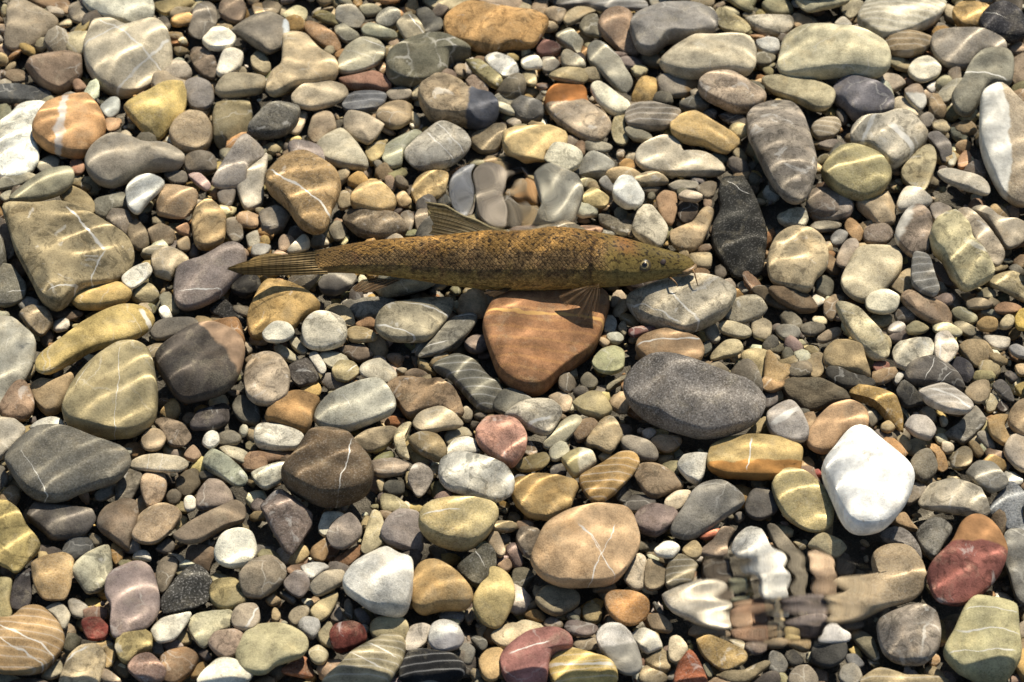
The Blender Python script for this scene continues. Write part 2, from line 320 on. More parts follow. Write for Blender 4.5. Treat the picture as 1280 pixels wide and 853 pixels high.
1135,88 1145,74 1160,71 1176,84 1172,96 1152,103 1139,96;c9c5b4;z1;white round pebble under the grey speckled oblong stone
1091,102 1105,94 1122,96 1132,106 1115,116 1100,110;9a8b76;;tan oval pebble between the flat cream slab and the white round pebble
1105,54 1120,45 1145,41 1165,48 1160,60 1140,70 1115,68;9b8662;b z1;brown and cream striped stone at the end of the flat cream slab
952,100 975,96 1010,102 1042,115 1038,135 1022,138 998,128 960,112;aea27a;z1;long yellowish stone under the flat cream slab
1118,125 1130,121 1140,130 1148,145 1132,144 1118,140;b8a888;;cream pebble touching the violet-grey stone
1130,115 1140,104 1152,110 1158,130 1150,140 1138,130;8c7a66;z1 H 1135 118 1158 118 d5d0c0;brown pebble with a white lower half beside the cream pebble
1148,150 1158,140 1168,148 1162,161 1150,160;8b8072;;
1165,155 1178,151 1189,160 1182,168 1168,164;a1926f;;
1188,160 1198,156 1212,175 1205,182 1190,172;5c6153;a;dark green angular chip below the grey-green banded stone
1126,217 1146,190 1163,183 1170,200 1163,227 1153,243 1136,233;a1946c;z1;olive-tan stone below the quartz-patched stone
1158,170 1172,165 1188,180 1189,200 1178,205 1172,190;6d6763;;dark grey stone behind the olive-tan stone
1171,215 1186,212 1220,220 1236,233 1235,245 1213,240 1183,227;a9a08c;z2;pale flat bar-shaped pebble leading to the tall white-edged slab
1014,162 1025,150 1045,149 1051,160 1042,172 1022,175;9c8d72;b;banded tan pebble between the tall grey-brown stone and the quartz-patched stone
1021,182 1038,176 1055,176 1056,185 1035,188;8b7d70;;
1258,60 1270,52 1285,60 1285,68 1264,69;9a836a;;brown pebble at the picture edge under the black rounded stone
1264,75 1280,65 1292,75 1290,108 1272,112 1264,100;97836a;L 1262 72 1285 64 5.0;
1172,118 1190,100 1205,98 1195,115 1185,129 1175,128;948d75;z1;
952,8 962,2 980,2 991,12 988,21 965,20;8c8560;;olive pebble near the upper edge beside the olive-cream flat stone
990,20 998,18 1022,31 1015,36 995,36;a1865f;;
1050,10 1065,1 1080,4 1070,20 1060,25;a39878;;
1044,28 1055,22 1065,32 1060,37 1045,35;8e8778;;
1198,198 1208,188 1214,198 1210,210 1198,212;a9805a;;
1186,198 1191,188 1196,200 1192,211 1185,210;a9a488;;
1218,-2 1255,-2 1250,5 1225,6;9b9579;;
1008,253 1026,238 1053,243 1066,260 1056,273 1020,277;9a8b7b;;mauve-tan stone tucked under the olive egg-shaped stone
1070,257 1093,247 1110,237 1121,253 1120,277 1100,283;a38f6e;a;tan triangular stone under the olive egg-shaped stone
1110,78 1120,71 1132,78 1122,86;8f8664;;
1170,30 1180,32 1185,38 1170,40;8a8070;;
1158,110 1168,102 1172,110 1165,120;b3aca0;;
12,248 38,228 62,213 90,210 90,230 68,246 45,252 15,253;8f8a6c;z2;olive-grey leaf-shaped stone lying over the big white stone's lower side
-5,230 15,218 42,217 45,223 22,234 -5,238;8b866e;z1;grey-olive flat stone below the big white stone
6,260 45,263 80,260 110,270 140,290 162,306 168,323 160,340 140,353 100,363 72,386 50,373 38,348 22,318 12,283;93835c;z2 m L 82 263 128 313 5.5 L 128 313 110 348 2.5 L 110 348 62 363 3.0;largest brown-olive stone, marked by a curving cream vein
90,376 100,360 125,354 152,356 165,366 155,378 125,386 98,386;b3964e;z1;golden yellow smooth oval pebble below the largest olive stone
78,426 105,403 135,386 165,381 185,388 193,400 185,413 160,426 112,439 62,468 46,463 50,446;b0984f;z2 v L 175 383 192 410 6.5;long mustard stone with a pale end lying diagonally
75,243 88,234 105,240 118,256 115,268 95,264 80,253;97855a;z1;olive-tan wedge pebble beside the leaf-shaped stone
158,238 170,223 190,219 206,229 198,240 182,256 172,269 160,260;b7b8ad;z2;pale blue-white tilted pebble next to the tan block
194,240 202,234 222,234 246,240 245,253 230,273 195,266;a2865f;z1 a;tan square-cornered block beside the pale blue-white pebble
116,260 125,248 155,242 160,258 140,266 132,276 120,273;6f6c5c;;dark grey-green pebble behind the pale blue-white pebble
131,270 140,262 160,264 166,278 160,296 142,286;74695a;;grey-brown pebble above the largest olive stone
160,286 170,273 182,286 186,306 175,316 162,306;77684f;r;rough brown pebble beside the grey-brown pebble
184,283 192,276 218,290 215,306 190,306;8d7a5e;a;
240,280 248,256 265,250 282,268 280,300 262,312 245,310;a98d5b;z1;amber block standing under the tan square-cornered block
205,220 215,213 232,216 234,228 218,232;736a5c;;
235,218 250,217 264,233 258,240 242,228;b08f84;z1;pink and white flat pebble above the tan block
152,350 165,336 185,329 190,340 175,356 162,362;d6d4c8;z2;lumpy white pebble beside the largest olive stone
164,373 175,358 190,357 200,373 185,382;9a8c62;v;olive veined round pebble next to the golden oval pebble
190,320 208,310 230,313 240,326 220,338 212,350 192,343;ac9a78;av z1;fawn cracked stone left of the purple-grey stone
220,348 225,336 260,323 290,304 306,313 306,333 292,353 272,373 245,386 225,388 218,373;7b6d66;z1 L 225 364 282 363 2.0;large purple-grey wedge stone under the tip of the tail
198,388 208,382 216,400 205,402;e0ddd0;z1;
188,413 200,400 240,398 248,407 225,420 195,426;6f675a;z1;grey long pebble under the pale end of the mustard stone
25,393 38,384 58,386 66,403 52,420 38,413;8c7a5a;z1;brown pebble beside the mustard stone's lower end
22,378 35,372 49,378 45,386 28,388;8a8578;;
-5,276 5,273 18,296 18,320 -5,328;6d6255;z1 L 8 273 19 313 2.5;purple-brown stone at the picture edge beside the largest olive stone
-5,333 15,333 32,356 30,373 12,383 -5,380;74705f;z1 L 8 366 30 360 1.5;dark grey stone at the picture edge with a thin pale line
-5,393 15,396 32,410 44,423 43,450 30,478 15,493 -5,526 -15,463;9b9784;z1 v;big pale grey stone at the picture edge left of the mustard stone
65,388 82,386 105,393 85,403 68,399;5d4c3a;r;
272,240 285,233 295,238 288,260 275,256;857a6c;;
282,276 300,270 304,298 292,306 282,293;8a7d68;;
220,286 235,280 238,296 225,293;a8805c;;
221,303 235,296 238,313 225,316;8f7a58;;
308,296 322,288 325,310 312,313;b5ab90;;
288,363 300,348 322,346 325,363 305,373;2a2826;z1;black glossy stone beneath the tail fin
262,388 278,374 290,383 308,406 302,413 280,403;34322f;;black splinter-shaped stone below the black glossy stone
0,246 15,238 20,243 8,254;a39c80;;
88,232 100,228 115,234 110,240;7d6d48;;
331,226 340,213 358,196 382,190 402,203 420,218 425,238 415,263 408,286 392,293 375,283 358,258 338,240;a1824f;z2 L 338 213 412 273 4.0;large ochre-brown stone with one white diagonal vein above the tail
295,228 305,210 320,198 335,193 330,228 328,256 310,267 302,258;b5aa92;;pale grey-cream stone behind the ochre-brown veined stone
440,246 450,232 468,227 482,233 495,250 492,262 475,267 455,263 440,258;b7985c;z2;apricot rounded triangular pebble above the fish's tail stalk
426,270 440,259 470,266 495,268 508,286 502,296 470,300 445,293;7d6c53;z1;flat brown stone under the apricot triangular pebble
421,248 430,238 438,243 439,258 425,264;a4926d;;
495,246 505,239 515,253 508,260 498,258;ab9060;;
500,270 512,262 518,273 512,293;8a7a63;;small grey-brown wedge pebble left of the dorsal fin tip
519,270 528,259 541,270 538,286 525,296 520,286;9d8a6f;;mottled fawn pebble touching the dorsal fin tip
514,238 522,223 538,216 560,218 560,243 538,253 525,260 518,253;a68c56;;tan round stone behind the dorsal fin
568,228 580,213 598,216 592,250 585,268 570,258;7f8288;;grey-blue block seen through ripples above the dorsal fin
598,236 608,218 628,218 640,228 628,248 632,273 615,273 598,258;7f7466;z1;purple-grey stone seen through ripples above the dorsal fin
628,253 642,243 655,256 648,276 632,273;6d6455;;
348,303 355,293 369,300 362,313 350,317;b79a78;;
358,317 378,294 386,298 386,312;bdb092;z1;
388,303 402,293 412,306 405,310 390,310;83775f;;
411,288 422,276 432,288 430,300 418,302;8a8068;;
315,310 325,306 339,308 332,320 315,323;8e8a80;;
310,398 322,366 338,350 358,349 378,360 400,383 378,398 365,413 335,420 315,423;b28f49;z2;large golden stone with a torn corner below the tail
328,418 342,403 360,404 368,416 358,426 335,428;c9c8ba;z3;white shell-like pebble lying on the golden stone's foot
378,410 392,393 412,392 430,403 434,418 428,430 402,438 382,433;c9c3b0;z2 m;whitish round pebble with dark pits below the golden stone
398,353 408,343 425,343 445,344 440,358 420,369 402,366;817a6c;H 405 348 445 356 5c5750 z1;grey pebble with a bright cap under the tail stalk
406,388 420,380 438,388 444,406 430,410 412,396;a8976f;;tan pebble behind the whitish pitted pebble
428,380 460,373 495,376 485,388 470,397 445,398;a59c86;;pale grey flat stone in the fish's shadow
444,406 458,397 470,400 468,410 450,412;9a744c;z1;
434,413 445,409 468,416 470,426 438,428;988458;z1;
470,406 480,386 505,379 532,372 560,372 568,380 560,396 538,423 520,426 490,426 472,416;90866a;z2 L 470 410 540 426 2.5 L 505 382 565 387 2.2;olive-grey flat stone with two bright wavy lines below the belly
535,433 552,410 570,396 592,391 596,400 582,420 560,438 540,446 520,448;7d7868;z1 L 570 396 595 397 2.2 L 528 433 560 430 1.5;grey oval stone under the wavy-lined flat stone
470,388 485,380 500,380 480,398;9d9478;;
784,378 795,369 830,356 855,349 885,350 918,366 912,383 902,396 880,408 855,416 825,408 800,398;ab9f84;z2 L 790 373 848 398 2.0 L 835 368 875 403 2.5;pale grey-tan oval stone beneath the fish's mouth
605,410 615,388 625,376 645,370 685,363 722,358 758,373 759,388 752,413 740,438 705,463 680,486 665,490 645,487 625,470 612,438;8f6238;z1 B L 602 399 760 398 6.5;large orange-red wedge stone striped with rippled golden bands
728,248 740,236 761,248 755,260 732,257;c0ab6c;z1;pale yellow faceted pebble above the fish's back
766,238 775,223 790,223 805,246 800,258 782,260 768,250;c6ccce;z2;bluish white round pebble above the fish's head
672,228 688,213 718,218 728,236 725,256 712,286 685,286 662,273 675,253;8f8b7a;z1;grey smooth stone behind the fish's back, blurred by ripples
720,228 735,224 748,230 740,237 725,237;a89a6e;;
748,226 760,220 769,226 768,243 755,238;8f8c84;;
792,224 810,216 825,218 836,229 815,232 800,232;a99670;z1;tan flat pebble above the brown upright pebble
802,236 815,232 825,236 818,244 805,243;86775f;;
820,250 830,239 845,243 846,263 840,282 828,276;8a6c4b;z1;brown upright pebble above the fish's snout
848,246 860,237 878,246 872,253 852,250;a2917a;z2;
846,268 852,250 872,256 870,273 855,282;54473a;;
835,233 850,226 872,228 870,237 845,240;9d937c;;
869,238 882,228 896,230 892,246 882,250;83745c;;
794,273 800,258 815,258 830,278 835,290 825,309 798,298 790,288;b5ab90;z1;cream wavy stone just above the fish's head
838,288 865,282 878,260 892,263 885,288 872,313 852,316 840,306;a08963;;tan curved stone above the fish's snout
750,266 770,276 805,280 792,296 765,290 750,280;7c735e;;grey-brown flat stone touching the fish's nape
860,320 888,318 888,336 870,336;9c8b66;;
868,338 880,337 888,343 880,350 870,347;8a6c48;;
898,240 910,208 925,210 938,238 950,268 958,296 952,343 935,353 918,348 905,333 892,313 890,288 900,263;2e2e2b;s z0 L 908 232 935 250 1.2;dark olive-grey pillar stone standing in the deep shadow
902,353 912,348 920,360 910,366;b3a086;;
920,358 930,352 938,363 928,370;6d6a60;;
905,390 920,373 945,370 959,386 948,398 922,406 906,400;8b826a;z1 sm;speckled stone with a white patch next to the pale grey-tan oval stone
881,408 890,401 898,413 900,428 890,430 882,420;b5ae96;;
898,406 910,402 935,410 940,420 928,424 902,416;a59a7a;z1;
939,403 950,398 965,406 960,426 942,423;9f9070;r;
785,413 800,409 828,408 830,413 810,418 790,423;6d4340;z1;maroon sliver pebble below the pale grey-tan oval stone
798,426 815,418 840,412 858,420 872,426 880,443 865,460 835,459 812,453 795,440;8e724f;z1 L 795 428 875 426 3.0;brown banded stone above the large speckled grey oval
754,398 762,392 771,403 768,416 755,416;a8a898;;
772,410 780,400 784,413 780,423;93896c;;
758,420 770,416 780,423 775,430 762,428;a0a08c;;
939,363 950,357 970,360 990,373 1015,388 1010,393 978,388 952,376;6f6048;;
960,323 970,296 985,284 1010,288 1028,300 1035,318 1032,338 1020,348 1012,366 990,360 965,353 960,338;b5a075;z2;big sandy cream boulder-like stone right of the deep shadow
1051,353 1060,333 1070,313 1090,306 1115,307 1126,320 1125,340 1112,356 1100,370 1080,379 1060,370;b0a380;z1 s;pale buff rounded stone left of the slate shard
1082,376 1092,364 1110,363 1124,373 1120,388 1102,393 1085,388;cfc6a4;z2;cream white oval pebble on the pale buff stone's foot
1008,250 1018,238 1038,238 1058,250 1055,263 1035,276 1012,270;8d7c6a;z0;
972,273 988,264 1005,262 1010,276 1002,286 982,283;b8b090;z1;pale wedge pebble above the sandy cream stone
1080,290 1092,280 1110,283 1116,296 1105,306 1082,304;7a6a5b;;grey-brown round pebble above the pale buff stone
1045,330 1052,308 1065,296 1074,306 1068,320 1058,336;9a8a78;z1;mauve-tan upright pebble between the sandy cream and pale buff stones
1055,283 1062,272 1072,280 1080,293 1072,306 1060,293;9a7a50;;orange-brown pebble above the mauve-tan upright pebble
1011,283 1028,277 1052,280 1045,289 1020,290;8d846e;v;
1038,298 1048,288 1060,293 1052,308 1040,308;767470;v;
1120,288 1132,263 1150,254 1162,268 1165,288 1160,316 1142,323 1128,313 1119,300;867564;z2 m H 1140 263 1122 313 b8b2a4;brown-grey stone with a white side above the slate shard
1121,256 1130,236 1145,233 1165,250 1158,258 1135,263 1125,264;c5bca8;z1;white and tan stone capping the brown-grey stone
1161,258 1172,254 1190,263 1178,278 1168,278;877c70;s;
1162,296 1170,276 1192,264 1210,283 1215,303 1230,320 1242,346 1228,358 1208,366 1190,348 1178,323 1168,313;b4a878;z3 m;large yellow-cream angular stone with rust spots
1192,267 1210,260 1230,276 1245,300 1256,320 1248,336 1235,330 1218,303 1210,286;aa9a80;z2;long pinkish tan stone lying along the yellow-cream angular stone
1212,263 1230,258 1248,273 1285,280 1285,298 1262,313 1248,298 1232,276;9c8f78;z1;grey-tan stone under the tall white-edged slab
1139,353 1141,318 1150,315 1160,318 1168,343 1174,363 1168,373 1150,366;77756f;z3 b;slate-grey upright shard beside the pale buff stone
1112,358 1128,340 1140,336 1140,363 1130,370;968462;;brown stone tucked under the slate-grey shard
1165,336 1172,326 1185,343 1192,358 1178,356;6d5c4c;;
1126,373 1135,363 1155,373 1175,378 1190,393 1188,406 1168,406 1145,393;8b745a;z1;long brown stone below the slate-grey shard
1238,356 1242,343 1260,338 1285,353 1285,378 1262,368;a59568;z1;yellow-tan stone at the picture edge below the yellow-cream stone
1044,380 1055,377 1070,383 1085,398 1102,418 1112,438 1109,450 1095,453 1078,440 1060,413;b3a67c;z2;cream bone-shaped stone lying diagonally amid small gravel
960,363 970,356 992,363 1010,368 1022,388 998,390 972,376;6a573f;r z1;rusty brown crusty rock below the sandy cream stone
1019,356 1030,343 1042,353 1038,373 1022,368;6e6a58;;
1030,378 1042,368 1058,373 1048,388 1040,403 1030,393;8a7558;r;
1088,398 1100,392 1115,397 1110,408 1095,410;968a64;b;
1118,393 1130,384 1146,393 1142,404 1122,404;857868;;
1109,413 1120,402 1132,408 1128,417 1112,418;b9aea0;;
1132,410 1145,402 1162,410 1152,418 1135,418;a79a6c;z1;olive-yellow pebble in the row of small pebbles below the long brown stone
1165,410 1178,403 1202,413 1198,422 1172,418;b0a57a;z1;cream-yellow flat pebble in the row of small pebbles below the long brown stone
1190,406 1202,403 1221,413 1215,423 1200,416;857a5e;;
1188,390 1200,385 1222,398 1215,407 1195,400;8a8462;;
1208,378 1225,372 1241,379 1235,386 1212,386;8a795c;z1;
1242,386 1255,378 1279,386 1265,393 1248,392;8f6d4c;z1;
1220,373 1232,360 1245,368 1240,376;7d7458;;
1220,407 1230,397 1246,400 1245,413 1228,414;a5854c;z1;amber round pebble near the picture edge among small pebbles
1249,406 1258,394 1268,396 1265,410 1252,413;ab9a70;z1;
1268,400 1275,387 1290,388 1288,413 1272,412;c0a030;z1;lemon yellow pebble at the picture edge
968,413 980,406 998,410 999,423 980,426;7a766a;;
1000,408 1018,403 1032,410 1022,420 1005,420;665f50;r;
1020,426 1035,412 1050,410 1050,420 1030,430;a99372;;
1225,390 1240,388 1252,398 1240,399;6f7062;;
79,521 85,501 100,476 125,451 150,434 172,432 188,444 194,471 195,514 185,534 155,546 120,544 88,536;9b8c5f;z2 v L 148 441 141 541 1.2 L 95 486 118 458 1.0;large olive-tan triangular stone with hairline veins below the mustard stone
6,568 20,546 50,536 82,536 112,548 150,561 162,574 158,588 140,604 100,618 70,628 45,624 28,611 15,591;686458;z3 s L 25 562 60 621 1.2;large charcoal-grey oval stone with one thin white line
194,451 212,431 238,411 268,405 288,414 304,431 302,458 288,484 265,498 232,502 218,494 205,476;4f4740;z3 H 295 461 265 421 9a8066;large dark charcoal stone with a rough pinkish broken corner
-5,524 15,522 32,534 25,551 10,566 -5,576;a39a86;z1 v;pale grey round stone at the picture edge behind the charcoal oval stone
0,508 20,478 32,476 42,496 41,516 28,527 5,524;96795c;m z1;reddish-brown pitted stone above the pale grey round stone
38,481 48,476 70,478 92,468 85,494 72,516 58,520 45,506;9a825a;;tan-olive stone under the mustard stone's lower end
35,536 50,526 72,522 82,536 58,538;b8b39e;z1;
162,581 175,571 200,568 225,572 236,581 225,590 195,590 170,587;b0a283;z2 L 185 568 184 591 1.2 L 200 568 200 590 1.2;buff cigar-shaped pebble with cross lines at the tip of the charcoal oval stone
176,551 185,538 200,538 208,548 200,562 182,564;a08a68;z2;
192,528 205,523 225,526 239,546 230,558 212,558 200,538;87745c;m z1;brown pitted round pebble below the olive-tan triangular stone
238,531 250,514 282,500 290,511 285,528 265,538 240,538;4c4543;a z1;dark angular stone below the large charcoal stone
291,501 302,494 322,506 325,531 305,531 292,518;5c574a;;
155,558 172,554 182,568 165,574;9a7648;;
144,616 150,596 162,587 178,594 172,611 160,631 145,631;6f6656;z1;dark grey-brown leaf-shaped pebble below the cigar-shaped pebble
118,621 135,606 146,604 145,618 125,628;99917e;;
176,606 182,592 205,591 208,611 200,628 185,636 178,624;b39672;z1;peach block-shaped pebble beneath the cigar-shaped pebble
185,638 205,630 225,638 226,651 210,666 180,672 165,666 170,651;a28b68;z1;
220,601 232,588 248,588 250,606 235,622 222,616;5f5440;r;
248,616 260,600 275,601 290,618 288,634 250,638 245,628;877667;z1;mauve-brown round pebble above the long brown boat-shaped stone
230,626 236,619 245,624 244,638 232,641;cfc8ba;z2;
252,554 260,541 272,541 274,554 262,562;d6d6d0;z1;
272,544 288,538 302,548 295,557 272,557;837a66;;
255,571 265,561 285,571 300,586 310,601 298,611 270,594 255,584;8f937a;z1 m;green and white mottled stone near the brown speckled cone stone
274,561 290,558 310,566 305,581 288,574;a59c80;;
230,571 242,557 252,571 242,578;8f755a;;
228,524 238,516 245,521 235,534;7d6d54;;
250,591 270,588 271,598 252,601;5c5648;;
302,578 312,566 330,566 335,586 320,591 305,588;a5825e;;
-5,586 5,582 11,601 2,616 -5,616;6d675a;;
32,476 25,468 38,454 46,458 38,474;a08f68;;
308,438 300,431 310,427 316,438 310,446;8a7a60;;
391,521 400,504 432,486 468,475 482,482 494,504 490,516 470,526 432,540 405,536;a29f8a;z2 L 428 494 438 508 1.0 s;pale grey rounded bar-shaped stone above the brown speckled cone stone
352,598 370,571 388,546 408,534 430,541 450,564 465,586 460,611 438,626 405,631 375,618;5f4e38;z3 s L 438 551 422 614 1.5;large brown speckled cone-shaped stone with a thin tan line
305,476 308,456 318,445 335,441 352,448 362,468 358,494 340,507 322,507 310,498;a8957a;z2 m;cream and brown round stone beside the large charcoal stone
332,518 352,498 372,492 400,501 392,518 388,534 380,544 350,534 335,526;94703c;z1;amber-brown stone behind the pale grey bar-shaped stone
361,458 380,446 392,456 400,474 375,484 365,476;544d47;z1 a;dark grey cube-shaped stone near the cream and brown round stone
376,485 395,477 402,486 398,496 380,492;b8964a;;
386,444 395,438 408,461 402,471 392,458;c0b8a4;z1;
398,444 418,440 438,452 420,462 408,458;bfb695;;
415,464 425,452 442,454 449,466 435,477 420,475;9a8c60;z1 L 438 466 448 458 2.0;olive pebble with a pale stripe above the pale grey bar-shaped stone
400,476 410,467 450,475 435,486 412,488;6f665c;;
449,464 460,450 475,448 492,461 496,474 482,481 460,476;b0a78e;z1 v;pale marbled round pebble above the pinkish brown stone
421,434 435,427 455,434 468,445 448,454 428,441;75634f;a;
342,434 352,431 374,450 365,455 348,446;a39a7a;;
361,421 370,421 384,441 378,446 365,434;b5ac90;;
376,421 428,418 420,431 398,438 382,434;bcb08a;z1;
484,484 500,475 530,477 552,477 568,494 580,516 565,522 540,516 512,524 498,508;8b7252;z1 rm;pinkish brown pitted stone right of the pale grey bar-shaped stone
540,458 550,445 572,442 592,451 610,471 630,491 618,518 598,514 578,491 560,471;6f6c5c;z1 b;dark grey finely banded stone left of the orange-red wedge stone
615,511 622,494 640,486 670,504 665,518 635,521;6a675a;z1;
516,528 528,516 550,510 568,518 580,531 558,537 532,541 520,536;b8a681;z2;cream oval pebble below the pinkish brown stone
480,530 490,521 509,527 500,534 485,534;a56a34;;
442,551 460,538 492,534 500,538 480,561 460,566 445,558;958463;z1;tan flat wedge stone below the pale grey bar-shaped stone
492,546 502,531 515,528 506,548 510,568 512,577 498,571;c2b182;z2;pale yellow crescent-shaped pebble
511,548 528,540 548,545 559,564 550,578 530,571 515,558;8b7850;z2;brown-olive oval pebble inside the pale yellow crescent
510,566 520,566 538,581 520,582;b09a60;;
465,578 492,574 512,581 502,594 475,597 466,591;8b7a66;z1 v;
510,596 518,581 532,581 542,596 532,616 522,622 512,608;9a8e80;m z1;grey-pink veined pebble left of the pitted white stone
556,546 565,536 585,536 590,546 572,551 560,558;a59a78;;
556,568 568,551 585,547 595,554 595,568 575,570;c9c8c0;z1;white pebble wedged above the pitted white stone
549,596 552,576 570,567 600,570 630,581 642,601 638,621 615,629 580,618 558,611;bdbcb4;z2 M;large white stone with grey pitted patches
595,541 608,524 628,522 645,526 658,546 656,566 640,584 618,574 600,558;c08a72;z2 m;salmon pink round stone below the orange-red wedge stone
320,536 335,531 365,538 380,548 370,561 338,562 320,556;c4c0b4;z1 m;white rough stone above the brown speckled cone stone's left side
315,566 340,567 352,562 370,568 352,578 315,585;9a7858;;
315,591 330,584 361,579 352,601 332,612 318,604;c8c2a4;z1;cream-white stone tucked beside the brown speckled cone stone
480,606 490,600 505,604 505,618 490,621 480,614;5f5c50;;
470,601 480,598 480,614 475,618;9d8d68;;
475,626 480,617 500,624 511,639 480,641;9a8f66;;
535,586 550,580 545,598 538,594;b59f72;;
575,518 582,508 591,516 588,528 578,527;a39578;;
505,468 518,461 535,468 532,475 510,475;7d6a54;;
495,464 502,460 509,464 504,471;8a7d64;;
592,521 600,517 612,521 602,527;75695a;;
590,528 600,530 592,538 588,534;5f5648;;
522,431 552,421 582,421 570,436 545,447 520,446;746f60;;
780,486 790,466 810,452 830,449 860,457 902,471 940,484 956,498 950,521 925,538 890,546 852,541 815,526 790,508;6f6862;z3 S;large dark grey oval stone with fine salt-and-pepper speckles
740,454 752,438 768,434 780,441 779,461 765,468 748,464;9a9a6c;z1;olive green pebble at the orange-red wedge stone's corner
640,511 655,502 688,501 702,514 698,528 685,545 662,538 645,526 630,521;b5aa90;z2 L 660 531 690 524 5.0;cream-grey flat stone with a pale foot beside the salmon pink stone
716,504 735,492 752,492 765,514 750,524 728,516;9a8b5e;z1;olive-tan faceted pebble below the orange-red wedge stone
685,498 700,490 715,498 712,514 702,516;b39c7a;;
678,558 698,531 718,517 729,525 718,541 698,561 682,564;a09878;z1;
716,538 728,525 742,524 749,534 735,548 722,554;826a4c;s z1;round brown speckled pebble near the olive-tan faceted pebble
732,556 748,531 765,521 778,544 765,566 745,561;9a8762;r z1 v;craggy tan rock with white crystals below the olive-tan faceted pebble
775,551 785,544 805,548 822,564 820,578 800,577 780,564;8a7f6c;L 778 544 820 571 5.0 z1;
802,541 812,535 821,541 812,552 805,548;a58f78;z1;
812,554 822,545 848,546 852,555 835,567 820,561;a3855f;z1;
686,566 692,552 708,554 711,566 695,578 688,576;b8b290;z1;
702,574 722,561 740,564 745,578 735,588 718,598 708,586;bfb594;z2 H 725 566 730 596 a8996c;white and olive pebble left of the golden brown wedge stone
642,584 655,574 682,566 687,576 678,586 655,591;938250;z1;
726,596 752,581 775,566 790,565 799,576 790,594 765,621 748,632 735,624 726,608;a07e40;z2 b;golden brown wedge-shaped stone with faint bands
792,588 802,580 825,582 848,598 854,611 840,616 815,624 798,606;9c8462;m z1;tan and pink lumpy stone right of the golden brown wedge stone
640,601 655,598 680,595 720,604 718,618 710,639 690,651 660,646 645,631 640,618;9c8048;rz1;knobbly cracked yellow-brown rock below the small white and olive pebbles
635,596 650,594 660,598 645,606;8a8580;;
846,574 855,562 870,562 884,568 880,596 872,607 858,598 848,586;cac8c0;z2 a;angular white stone left of the yellow and tan bar stone
885,576 890,556 910,548 945,547 980,551 1001,561 1001,576 995,596 952,598 910,596 888,588;a68d50;z2 H 882 581 1005 578 a0713c L 940 548 931 591 2.5;yellow and tan bar-shaped stone with a pale crack
852,639 865,616 882,602 905,602 925,616 930,628 918,639 892,658 865,676 840,672 840,658;807b70;z2;smooth pale grey oval stone below the yellow and tan bar stone
931,631 940,614 958,611 972,624 972,639 952,651 935,644;57524d;z1;dark grey pebble beside the smooth pale grey oval stone
831,626 845,615 864,614 858,628 848,639 832,638;b8a788;z1;
780,626 790,619 815,622 820,631 800,641 780,638;55504a;;
770,616 780,607 790,618 782,631 772,628;5a554c;;
748,571 755,566 765,568 755,578;a89a78;;
725,476 735,465 748,478 740,488 728,486;6a6350;;
795,431 815,426 860,427 872,438 870,456 845,458 815,448 800,444;957a52;;
889,444 905,428 922,426 929,436 920,445 890,451;b0a074;z1;pale yellow pebble above the large salt-and-pepper oval stone
925,444 940,436 965,441 968,471 948,481 935,464;b09d6a;;
886,458 895,450 912,464 910,471 890,466;766b56;;
951,478 962,466 985,467 985,481 965,491 952,486;947448;z1;
876,434 886,426 890,438 880,447;66665a;;
932,546 955,520 960,526 948,546;a08d60;;
800,466 780,478 760,491 758,484 778,470;6d6650;;
655,568 662,551 672,566 665,574;7f6a50;;
688,586 702,578 708,596 690,598;4c4845;;
1028,586 1040,566 1055,541 1068,532 1085,535 1100,551 1120,568 1135,586 1141,601 1135,624 1122,646 1105,664 1085,671 1070,670 1058,661 1048,641 1035,611;f2f0ea;z4 w;large brilliant white pear-shaped stone, brightest in the bed
1009,548 1020,526 1040,508 1062,502 1080,511 1085,526 1080,544 1055,546 1042,564 1028,568 1012,562;a8855c;z2;orange-tan oval stone beside the brilliant white stone
960,536 958,518 970,506 988,502 1000,514 1010,536 1008,551 990,555 968,548;a39a92;z2 L 965 531 1000 514 10.0;grey stone with a white quartz cap right of the large speckled oval
965,606 975,588 990,585 1010,592 1030,614 1042,636 1040,656 1028,666 1008,664 982,646 970,626;b8a568;z2 s;sandy yellow oval stone left of the brilliant white stone
976,484 992,475 1025,476 1055,488 1062,501 1042,506 1015,514 992,504;5f5440;r z1;dark crusty brown rock above the orange-tan oval stone
1029,446 1038,428 1060,422 1075,428 1082,451 1088,474 1070,468 1035,461;978258;z1;olive-brown domed stone above the dark crusty rock
1032,461 1042,458 1068,471 1095,476 1090,485 1055,486 1035,474;4a463e;z1;
1061,491 1072,480 1100,481 1118,491 1128,521 1131,541 1118,534 1100,514 1085,501;9c7d3c;z1 a;mustard brown twisted stone right of the dark crusty rock
1131,468 1140,454 1165,447 1180,454 1198,471 1205,490 1185,486 1155,484 1135,481;5f5953;z1 L 1168 450 1150 476 1.5 L 1188 466 1172 478 1.2;dark grey stone with two thin white lines near the picture edge
1148,488 1158,481 1180,481 1205,496 1217,508 1208,518 1185,516 1160,504;a09688;z3 b L 1160 486 1212 508 4.5;flat oval stone striped white and grey lying on the dark grey-brown stone
1120,488 1128,476 1142,486 1155,504 1135,511 1125,506;4a4844;a z1;
1115,441 1125,428 1145,424 1162,426 1169,441 1160,451 1135,464 1120,456;c4bfae;z1;white and grey round pebble above the dark grey two-lined stone
1168,438 1170,418 1185,414 1198,434 1192,448 1182,456 1170,448;cdbfae;z2 L 1172 418 1175 448 3.5;white pebble with an orange streak beside the white and grey round pebble
1185,458 1195,447 1210,452 1218,468 1210,481 1198,474;3d3b42;;dark navy-black pebble beside the dark grey two-lined stone
1198,434 1208,426 1230,428 1242,444 1238,456 1220,460 1205,446;97825c;;tan oval pebble beside the orange-streaked white pebble
1205,491 1218,478 1235,476 1238,494 1225,506 1210,498;867558;z1;
